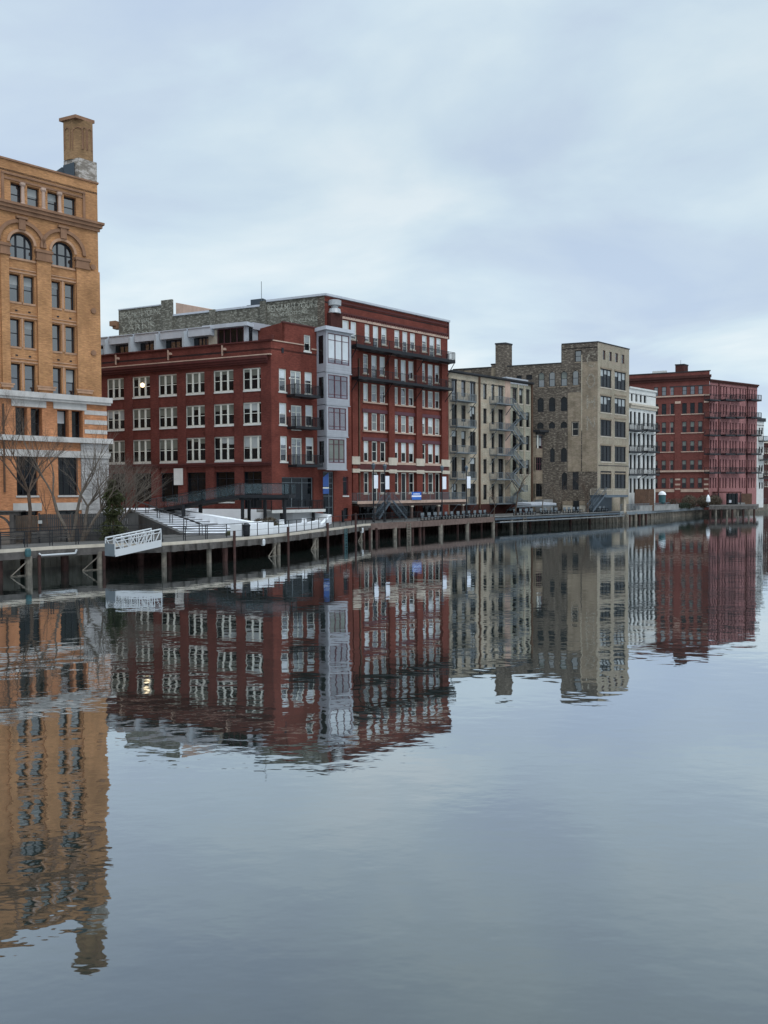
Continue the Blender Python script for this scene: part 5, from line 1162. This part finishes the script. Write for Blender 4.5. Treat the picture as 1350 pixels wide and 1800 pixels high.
# ---- terrace at the corner of the loft building
ta, tb = FB_.at(478, 897)[0]-.5, FB_.off(-3).at(572, 900)[0]; P0 = FB_.pt(ta, -3, 3.85)
te = thing('corner_terrace', 'low terrace with black railing at the corner of the loft building', 'terrace', P0, FB_.rz)
MB().box(-1.6, tb-ta, 0, 2.98, -.22, 0).build('slab', 'concrete', te); MB().box(-1.6, tb-ta, -.03, -.002, -.3, .03).build('edge', 'white_paint', te)
rb = MB(); railing_mesh(rb, [(-1.6, 2.9, 0), (-1.6, .05, 0), (tb-ta-.05, .05, 0), (tb-ta-.05, 2.9, 0)], 1.05, sp=.14, post=1.9, r=.011); rb.build('railing', 'black_metal', te)
for x in (0, 4.5, 9): MB().box(x, x+.25, .5, .75, -1.8, -.22).build('post', 'black_metal', te)
# blue banner by the glass strip
s_, z_ = FB_.at(562, 868); z2_ = FB_.at(562, 831)[1]; P = FB_.pt(s_, -1.2, z_)
bn = thing('blue_banner', 'tall tapering blue banner hanging beside the glazed bay', 'banner', P, FB_.rz)
g = MB(); h = z2_-z_; g.prism([(-.42, 0), (.42, 0), (.42, .04), (-.42, .04)], [.85]*4, [h-.6, h, h, h-.6]); g.build('flag', 'blue_paint', bn)
MB().box(-.45, .45, -.02, .06, 0, .62).build('lower_panel', 'blue_paint', bn); MB().box(-.45, .45, -.01, .05, .625, .78).build('stripe', 'white_frame', bn)
MB().bar((.5, .1, -3.2), (.5, .1, h+.1), .06, .06).build('pole', 'steel_grey', bn)
# ---- iron terrace in front of the red warehouse
FT = FB.off(-5.5); ta, tb = FT.at(628, 885)[0], FT.at(821, 879)[0]; zT = 4.6; P0 = FT.pt(ta, 0, zT)
te = thing('raised_terrace', 'long raised terrace on red posts in front of the red warehouse', 'terrace', P0, FB.rz); Wt = tb-ta
MB().box(0, Wt, 0, 5.1, -.25, 0).build('slab', 'concrete', te); MB().box(.5, Wt, .25, .5, -.65, -.252).box(.5, Wt, 4.4, 4.7, -.65, -.252).build('beam', 'red_timber', te)
MB().box(0, Wt, -.04, -.002, -.3, .06).build('edge', 'pinkish_stone', te)
rb = MB(); railing_mesh(rb, [(.05, 5.0, 0), (.05, .05, 0), (Wt-.05, .05, 0), (Wt-.05, 5, 0)], 1.08, sp=.15, post=1.9, r=.011); rb.build('railing', 'steel_grey', te)
for px in (662, 727, 774, 817): x = FT.at(px, 890)[0]-ta; MB().box(x-.15, x+.15, .25, .55, -2.5, -.655).build('post', 'red_timber', te); MB().box(x-.22, x+.22, .2, .6, -.85, -.66).build('post_cap', 'buff_stone', te)
FU = FB.off(-.15)
for a, b in ((632, 680), (686, 730), (736, 778)):
    r = (FU.at(a, 890)[0], FU.at(b, 890)[0], 2.3, 4.2); win(FU, B, r, 4, 'dark_frame', .1, 0, sash=.75, pane='glass_dark', name='shopfront')
s_ = FT.at(731, 873)[0]; P = FT.pt(s_, -.12, zT+.12)
sg = thing('blue_sign', 'blue sign with white middle stripe hung on the raised terrace railing', 'sign', P, FB.rz)
for z0, z1, mt in ((0, .38, 'sign_blue'), (.382, .58, 'sign_white'), (.582, 1.05, 'sign_blue')): MB().box(-.9, .9, -.03, .03, z0, z1).build('band', mt, sg)
b = MB()
for x in (-.6, -.35, -.1, .15, .4): b.box(x, x+.17, -.04, -.031, .7, .85)
b.build('marking', 'sign_white', sg)
def flight(px0, z0, px1, z1, F, lab, mat, wd=1.2, y=0):
    a, b = F.at(px0, 890)[0], F.at(px1, 890)[0]; P = F.pt(a, y, z0); t = thing('metal_stairs', lab, 'stairs', P, F.rz); L_ = b-a; dz_ = z1-z0
    m_ = MB()
    for yy in (0, wd): m_.bar((0, yy, 0), (L_, yy, dz_), .08, .24)
    m_.build('stringer', mat, t); n = max(3, int(abs(dz_)/.18))
    for i in range(n): x = L_*(i+.5)/n; MB().box(x-.14, x+.14, .04, wd-.04, dz_*(i+.5)/n, dz_*(i+.5)/n+.04).build('tread', mat, t)
    rb = MB()
    for yy in (0, wd):
        rb.bar((0, yy, 1), (L_, yy, dz_+1), .06, .06)
        for i in range(n+1): x = L_*i/n; rb.bar((x, yy, dz_*i/n), (x, yy, dz_*i/n+1), .03, .03)
    rb.build('railing', mat, t); return t
flight(677, 4.6, 701, 2.3, FT, 'blue-grey metal stairs going down from the raised terrace', 'blue_grey_steel', y=-1.5)
flight(672, 4.5, 652, 2.4, FT, 'dark blue metal stairs descending leftwards below the raised terrace', 'blue_grey_steel', y=-1.5)
FE4 = FE.off(-3)
flight(1066, 5.3, 1042, 2.4, FE4, 'dark blue metal stairs up to the tan warehouse terrace', 'blue_grey_steel')
flight(908, 4.0, 936, 2.3, FC.off(-2.5), 'grey metal stairs at the foot of the zigzag fire stair', 'steel_grey')
# tan warehouse terrace
ta, tb = FE4.at(1064, 870)[0], FE4.at(1104, 873)[0]; zT = FE4.at(1085, 870)[1]; P0 = FE4.pt(ta, 0, zT)
te = thing('warehouse_terrace', 'dark blue raised terrace in front of the tan warehouse', 'terrace', P0, FE.rz)
MB().box(0, tb-ta, 0, 2.9, -.4, 0).build('slab', 'blue_grey_steel', te); rb = MB(); railing_mesh(rb, [(.05, 2.8, 0), (.05, .05, 0), (tb-ta-.05, .05, 0), (tb-ta-.05, 2.8, 0)], 1.05, sp=.14, post=1.8, r=.012); rb.build('railing', 'buff_stone', te)
MB().box(0, tb-ta-1.2, 2.4, 2.7, -3.2, -.41).build('back_wall', 'blue_grey_steel', te); MB().box(tb-ta-1, tb-ta-.3, .2, .9, -3.2, -.41).build('pier', 'cream_brick', te)
for a, b, lab in ((989, 1005.5, 'cream block beside the dark doorway under the tan warehouse, wider one'), (1018.5, 1029, 'narrow cream block right of the dark doorway under the tan warehouse')):
    F_ = FEp.off(-1.2); s0, s1 = F_.at(a, 890)[0], F_.at(b, 890)[0]; P = F_.pt(s0, 0, 2.1)
    t = thing('masonry_block', lab, 'block', P, F_.rz); z = F_.at((a+b)/2, 888)[1]-2.1; MB().box(0, s1-s0, 0, 1.15, 0, z).build('body', 'buff_stone', t); MB().box(-.05, s1-s0+.05, -.05, 1.15, z+.002, z+.7).build('brick_top', 'tan_old_brick', t)
s0, s1 = FEp.at(1006.5, 890)[0], FEp.at(1018, 890)[0]; put(MB().box(s0, s1, -.06, -.004, 2.1, FEp.at(1012, 880)[1]), 'doorway', 'black_metal', E, FEp)
# awning strip by the annex
FX = FC.off(-6); s0, s1 = FX.at(934, 888)[0], FX.at(978, 886)[0]; P = FX.pt(s0, 0, FX.at(955, 888)[1])
t = thing('long_canopy', 'long pale blue canopy edge in front of the brick annex', 'canopy', P, FC.rz); MB().prism([(0, 0), (s1-s0, 0), (s1-s0, 3), (0, 3)], 0, [.3, .3, .5, .5]).build('roof', 'pale_metal', t); MB().box(-4, s1-s0, -.05, -.005, -.22, -.003).build('fascia', 'steel_grey', t)
for x in (0, (s1-s0)/2, s1-s0-.15): MB().box(x, x+.15, .3, .45, -2, -.01).build('post', 'steel_grey', t)
# ---- wooden fence and gateway on the left
def planks(P, Q, h, mat, lab):
    t = thing('wooden_fence', lab, 'fence', (P.x, P.y, 2.0), math.atan2((Q-P).y, (Q-P).x)); L_ = (Q-P).length; m_ = MB(); x = 0; i = 0
    while x < L_:
        w_ = .14*rnd.uniform(.9, 1.1); m_.box(x, min(x+w_-.012, L_), rnd.uniform(0, .012), .03, .03, h+rnd.uniform(-.03, .03)); x += w_
    m_.build('boards', mat, t); MB().box(0, L_, .035, .08, .4, .5).box(0, L_, .035, .08, h-.4, h-.3).build('backing_rail', mat, t)
    n = int(L_/2.4)+1
    for i in range(n): x = min(i*2.4, L_-.12); MB().box(x, x+.12, .03, .15, 0, h+.08).build('post', mat, t)
    return t
planks(col(25, 60.5), col(65.5, 60.8), 2.15, 'fence_brown', 'short brown board fence beside the timber gateway')
planks(col(66.5, 61), col(243, 63.5), 2.25, 'fence_timber', 'long weathered grey board fence below the bare trees')
p = col(69.5, 60.9); tag(MB().box(-.16, .16, -.03, 0, 0, .26).build('small_sign', 'white_paint', None, (p.x, p.y, 3.5), .1), 'small white square sign on the grey fence', 'sign')
p = col(21, 59); t = thing('timber_gateway', 'timber gateway with a curved brace at the left edge', 'gateway', (p.x, p.y, 2.0))
MB().box(-.16, .16, -.16, .16, 0, 2.25).build('post', 'weathered_timber', t); MB().box(-3.5, .6, -.14, .14, 2.252, 2.5).box(-3.5, .9, -.3, .3, 2.502, 2.6).build('beam', 'weathered_timber', t)
b = MB(); pr = None
for i in range(7):
    a = i/6*math.pi/2; c = Vector((-1.3+1.2*math.cos(a), 0, 1.0+1.2*math.sin(a))); 
    if pr: b.bar(pr, c, .14, .14)
    pr = c
b.build('curved_brace', 'weathered_timber', t); MB().box(-3.5, -3.2, -.15, .15, 0, 2.25).build('post', 'weathered_timber', t)
for px, Y_, lab in ((15, 57.5, 'pale slatted bench near the timber gateway'), (92, 58, 'pale slatted bench in front of the grey fence')):
    p = col(px, Y_); t = thing('park_bench', lab, 'bench', (p.x, p.y, 2.1), .5)
    m_ = MB(); 
    for i in range(4): m_.box(-1.1, 1.1, -.25+i*.13, -.15+i*.13, .42, .46)
    m_.build('seat', 'weathered_timber', t); m_ = MB()
    for i in range(3): m_.box(-1.1, 1.1, .28, .32, .55+i*.14, .65+i*.14)
    m_.build('backrest', 'weathered_timber', t)
    for x in (-.95, .95): MB().box(x-.04, x+.04, -.25, .33, 0, .42).box(x-.04, x+.04, .321, .36, .42, .98).build('leg', 'black_metal', t)
p = col(72, 60); tag(MB().box(-.7, .7, -.4, .4, 0, .75).box(-.75, .75, -.45, .45, .752, .82).build('low_box', 'fence_timber', None, (p.x, p.y, 2.02), .3), 'low dark timber box in front of the grey fence', 'planter')
# ---- lamp posts with white banners
def lamp(px, Y_, ytop, side, lab, z=2.1):
    p = col(px, Y_); zt_ = 6-(ytop-862)*Y_/1352; h = zt_-z; t = thing('street_lamp', lab, 'street lamp', (p.x, p.y, z), 0, 'riverwalk lamp posts with banners')
    MB().lathe(0, 0, [(.16, 0), (.16, .3), (.09, .5), (.07, h*.6), (.06, h-.9), (.1, h-.85)], 8).build('pole', 'black_metal', t)
    MB().lathe(0, 0, [(.1, h-.85), (.25, h-.35), (.25, h-.3), (.28, h-.29), (.1, h-.08), (.03, h)], 8).build('lantern', 'blue_grey_steel', t)
    b = MB().box(0 if side > 0 else -.55, .55 if side > 0 else 0, -.02, .02, h-3.1, h-1.5); b.build('banner', 'sign_white', t); MB().bar((0, 0, h-1.46), (side*.6, 0, h-1.46), .04, .04).bar((0, 0, h-3.14), (side*.6, 0, h-3.14), .04, .04).build('banner_arm', 'black_metal', t)
lamp(656.5, 92, 813, 1, 'leftmost lamp post with white banner, before the red warehouse'); lamp(676.5, 93, 815, 1, 'second lamp post from the left, its banner right of the pole')
lamp(777, 99, 818, 1, 'lamp post with white banner at the right corner of the red warehouse'); lamp(820, 103, 818.5, 1, 'lamp post with white banner before the cream balconies')
# ---- chairs on the deck
def chair(px, n_, lab, grp, first=[None]):
    p = dk(px, .95); q = dk(px+3, .95); a = math.atan2((q-p).y, (q-p).x)+rnd.uniform(-.12, .12)
    if first[0] is None:
        t = thing('deck_chair', lab, 'chair', (p.x, p.y, 2.2), a, grp); first[0] = t
        MB().box(-.32, .32, -.3, .25, .36, .41).build('seat', 'steel_grey', t); MB().prism([(-.32, .25), (.32, .25), (.32, .31), (-.32, .31)], .38, 1.0).build('backrest', 'steel_grey', t)
        for x in (-.34, .34): MB().box(x-.04, x+.04, -.32, .3, 0, .08).box(x-.04, x+.04, -.32, -.24, .08, .58).box(x-.04, x+.04, .2, .28, .08, .58).box(x-.05, x+.05, -.36, .3, .582, .63).build('arm_frame', 'black_metal', t)
        return t
    t = dup(first[0], (p.x, p.y, 2.2), a, lab); t['group'] = grp; return t
for px in (756.4, 768, 778.7, 788.4, 798, 808, 818.7, 828.4, 838, 848, 857.5, 865.5): chair(px, 0, nth('c1')+' grey chair from the left in the row on the reddish deck', 'chairs in the row on the reddish deck')
for px in (917, 927, 937, 946, 963, 971, 982, 989, 1004, 1012, 1020, 1028, 1050, 1058, 1066, 1073): chair(px, 0, nth('c2')+' grey chair from the left in the row above the pale metal edge', 'chairs in the row above the pale metal deck edge')
for px in range(1183, 1242, 6): chair(px, 0, nth('c3')+' far grey chair from the left in the row above the sheet piling', 'far chairs in the row above the sheet piling')
# ---- second dock on the right
q = [col(1247, 150), col(1331, 151.5), col(1334, 166), col(1247, 162)]; P0 = q[0]
t = thing('boat_dock', 'thick grey timber boat dock on posts before the pink building', 'dock', (P0.x, P0.y, 0)); Q = [v-P0 for v in q]
MB().prism(Q, 1.95, 2.65).build('platform', 'weathered_timber', t)
for k in range(9): c = Q[0].lerp(Q[1], .04+k*.115)+Vector((0, .4)); MB().lathe(c.x, c.y, [(.2, -1.5), (.19, 1.94)], 8).build('pile', 'pile_timber' if k % 2 else 'rust_pile_deck_shade', t)
struct(MB().prism([col(1250, 170), col(1310, 170), col(1310, 171), col(1250, 171)], 2.03, 2.9), 'bank_kerb', 'concrete', 'low concrete kerb on the bank behind the boat dock')
p = col(1245, 157); t = thing('closed_parasol', 'closed white parasol standing by the boat dock', 'parasol', (p.x, p.y, 2.3)); MB().lathe(0, 0, [(.3, 0), (.3, .1), (.04, .12), (.04, 1.0)], 8).build('pole', 'steel_grey', t); MB().lathe(0, 0, [(.22, .9), (.42, 1.1), (.36, 1.9), (.2, 2.3), (.04, 2.5)], 10).build('canopy', 'white_wall', t)
p = col(1164, 146); t = thing('open_parasol', 'teal parasol with snowy white top before the white building', 'parasol', (p.x, p.y, 2.3)); MB().lathe(0, 0, [(.05, 0), (.05, 2.9)], 8).build('pole', 'steel_grey', t); MB().lathe(0, 0, [(.75, 2.6), (.6, 3.0), (.25, 3.25), (.02, 3.3)], 12).build('canopy', 'white_wall', t); MB().lathe(0, 0, [(.45, .9), (.62, 1.2), (.66, 2.55), (.5, 2.59)], 12).build('curtain', 'teal_paint', t)
for i, (px, Y_, r_, lab) in enumerate(((1212, 157, 1.35, 'large round clipped bush left of the closed white parasol'), (1238, 160, 1.3, 'large round clipped bush directly behind the closed white parasol'), (1256, 161, 1.3, 'large round clipped bush right of the closed white parasol'))): shrub(px, Y_, 2.0, r_*1.12, 'shrub_brown', lab, 'clipped_bush', n=1800, leaf=.12, seed=20+i, sq=.9, grp='clipped bushes before the red block')
def hedge(pxs, Y_, z0, h, mat, lab, wd=1.0, seed=3):
    a, b = col(pxs[0], Y_), col(pxs[1], Y_+1); rg = random.Random(seed); m_ = MB(); L_ = (b-a).length
    for i in range(int(L_*260)):
        c = Vector((rg.uniform(0, L_), rg.uniform(-wd/2, wd/2), rg.uniform(.02, h)*rg.uniform(.9, 1.05))); s_ = .09
        u = Vector((rg.uniform(-1, 1), rg.uniform(-1, 1), rg.uniform(-1, 1))).normalized()*s_; v = Vector((rg.uniform(-1, 1), rg.uniform(-1, 1), rg.uniform(-1, 1))).normalized()*s_; m_.quad(c-u, c+v, c+u, c-v)
    o = m_.build('hedge', mat, None, (a.x, a.y, z0), math.atan2((b-a).y, (b-a).x)); tag(o, lab, 'hedge'); return o
hedge((1193, 1214), 153, 2.1, 1.1, 'hedge_green', 'low dark green hedge in front of the leftmost clipped bush')
hedge((1172, 1192), 152, 2.1, 2.0, 'shrub_brown', 'dark tangle of shrubs right of the teal parasol', seed=5)
def screen(pxs, Y_, h, mat, lab, z=2.1):
    a, b = col(pxs[0], Y_), col(pxs[1], Y_+.6); planks(a, b, h, mat, lab)
screen((1116, 1150), 140.5, 4.0, 'brown_wood', 'brown wooden screen at the foot of the white building')
screen((1304, 1322), 170, 2.9, 'brown_wood', 'brown wooden screen under the right end of the pink building')
a, b = col(1118, 136.5), col(1193, 149); L_ = (b-a).length; tag(MB().box(0, L_, 0, .5, 0, .95).box(-.05, L_+.05, -.05, .55, .952, 1.05).build('concrete_wall', 'concrete', None, (a.x, a.y, 2.0), math.atan2((b-a).y, (b-a).x)), 'low pale concrete wall behind the far railing', 'wall')
p = col(1262, 163); t = thing('garden_pavilion', 'dark garden pavilion with red roof beams before the pink building', 'pavilion', (p.x, p.y, 2.1)); Wp = (col(1304, 163)-p).length
MB().box(0, Wp, 0, 3, 3.0, 3.25).build('roof', 'red_trim', t)
for x in (.1, Wp*.45, Wp*.6, Wp*.78, Wp-.3): MB().box(x, x+.14, .05, .19, 0, 2.99).build('post', 'black_metal', t)
MB().box(Wp*.46, Wp*.95, 1.2, 1.3, .2, 2.9).build('glass_panel', 'glass_dim', t); MB().box(Wp*.5, Wp*.62, .6, .9, .9, 1.5).build('notice', 'sign_white', t)
# ---- bare trees
def bare_tree(P, z, h, lab, seed, stems=1, spread=.45, lean=(0, 0), bark='bark', levels=5, r0=.11, cat='tree', name='bare_tree', grp=None, low=.35, kids=3):
    rg = random.Random(seed); t = thing(name, lab, cat, (P.x, P.y, z), 0, grp); tk = MB(); br = MB()
    def grow(p, d, L_, r, lv, mb):
        q = p; k = 3 if lv < 2 else 2
        for i in range(k):
            d = (d+Vector((rg.gauss(0, .09), rg.gauss(0, .09), rg.gauss(0, .05)+.03))).normalized(); n = q+d*(L_/k); r2 = r*(1-.35/k) if lv < levels else r*.5
            mb.tube(q, n, r, 6 if lv < 2 else 4 if lv < 3 else 3, r2, cap=False); q = n; r = r2
            if lv < levels and i < k-1 and lv > 0:
                a = rg.uniform(0, 6.28); s_ = Vector((math.cos(a), math.sin(a), rg.uniform(.0, .6)))
                grow(q, (d*.6+s_*spread*1.5).normalized(), L_*rg.uniform(.4, .62), r*.5, lv+1, br)
        if lv < levels:
            for j in range(kids if lv else kids+1):
                a = rg.uniform(0, 6.28)+j*2.1; s_ = Vector((math.cos(a), math.sin(a), rg.uniform(-.1, .4)))
                grow(q, (d+s_*spread*rg.uniform(.8, 1.7)).normalized(), L_*rg.uniform(.55, .78), r*.62, lv+1, br)
    for s_ in range(stems):
        a = rg.uniform(0, 6.28); v = Vector((lean[0]+.28*math.cos(a)*(stems > 1), lean[1]+.2*math.sin(a)*(stems > 1), 1)).normalized()
        grow(Vector((rg.uniform(-.15, .15)*(stems > 1), 0, 0)), v, h*low, r0, 0, tk)
    tk.build('trunk', bark, t); b = br.build('branches', bark, t); return t
bare_tree(col(48, 59), 2.0, 16.5, 'tall bare tree with dark trunk before the left arched-window bays', 11, spread=.42, bark='dark_bark', levels=5, r0=.17, low=.24, kids=4)
bare_tree(col(86, 59.5), 2.0, 5.6, 'small thin bare sapling in front of the grey fence', 5, spread=.3, bark='dark_bark', levels=2, r0=.05, low=.45)
bare_tree(col(121, 60), 2.0, 13, 'forked bare tree with pale smooth bark beside the stone pier', 23, stems=2, spread=.28, bark='bark', levels=5, r0=.15, low=.3, kids=2)
bare_tree(col(144, 60.3), 2.0, 11, 'bare tree leaning right with wide tangled crown before the stone pier', 31, stems=2, spread=.48, lean=(.4, .1), levels=5, r0=.16, low=.27, kids=3)
bare_tree(col(186, 62.5), 2.0, 10.5, 'twiggy many-stemmed bare tree rising behind the dark green conifer', 47, stems=3, spread=.52, lean=(.34, .1), levels=5, r0=.11, low=.25, kids=3)
bare_tree(col(213, 64), 2.0, 9, 'low twiggy bare shrub near the top of the wide stairs', 52, stems=3, spread=.65, lean=(.35, 0), levels=3, r0=.05, low=.36, cat='shrub', name='bare_shrub')
bare_tree(col(906, 112), 2.2, 10, 'bare tree before the foot of the zigzag fire stair', 61, spread=.4, bark='dark_bark', levels=3, r0=.12, low=.33)
bare_tree(col(952, 117), 2.2, 9, 'bare tree before the brick annex', 62, spread=.45, bark='bark', levels=3, r0=.1, low=.3)
bare_tree(col(868, 108), 2.2, 6, 'small bare tree at the end of the reddish deck', 67, spread=.4, bark='dark_bark', levels=3, r0=.07, low=.3)
bare_tree(col(1034, 124), 2.2, 8, 'bare shrub-like tree by the blue stairs of the tan warehouse', 63, stems=3, spread=.5, bark='dark_bark', levels=3, r0=.06, low=.35)
bare_tree(col(980, 121), 2.2, 7, 'thin bare tree beside the cream blocks', 66, stems=2, spread=.5, bark='dark_bark', levels=3, r0=.06, low=.35)
# conifer
p = col(197, 61.2); t = thing('conifer', 'dark green drooping conifer between the stone pier and the stairs', 'tree', (p.x, p.y, 2.0)); MB().tube((0, 0, 0), (.1, 0, 4.8), .12, 8, .03).build('trunk', 'dark_bark', t)
rg = random.Random(9); m_ = MB()
for i in range(5200):
    hh = rg.uniform(.45, 5.0); rmax = (1.6*(1-hh/5.6)**.6)*(.75+.25*math.sin(hh*5.2)+.2*math.sin(hh*2.1)); a = rg.uniform(0, 6.28); rr = rmax*rg.uniform(.35, 1.05)*(.8+.25*math.sin(3*a+hh*2))
    c = Vector((rr*math.cos(a), rr*math.sin(a), hh-rr*.35)); o_ = Vector((math.cos(a), math.sin(a), -.5)).normalized()*.12*rg.uniform(.6, 1.5); s_ = Vector((rg.uniform(-1, 1), rg.uniform(-1, 1), rg.uniform(-1, 1)))*.045
    m_.quad(c-o_, c+s_, c+o_, c-s_)
m_.build('foliage', 'conifer', t)
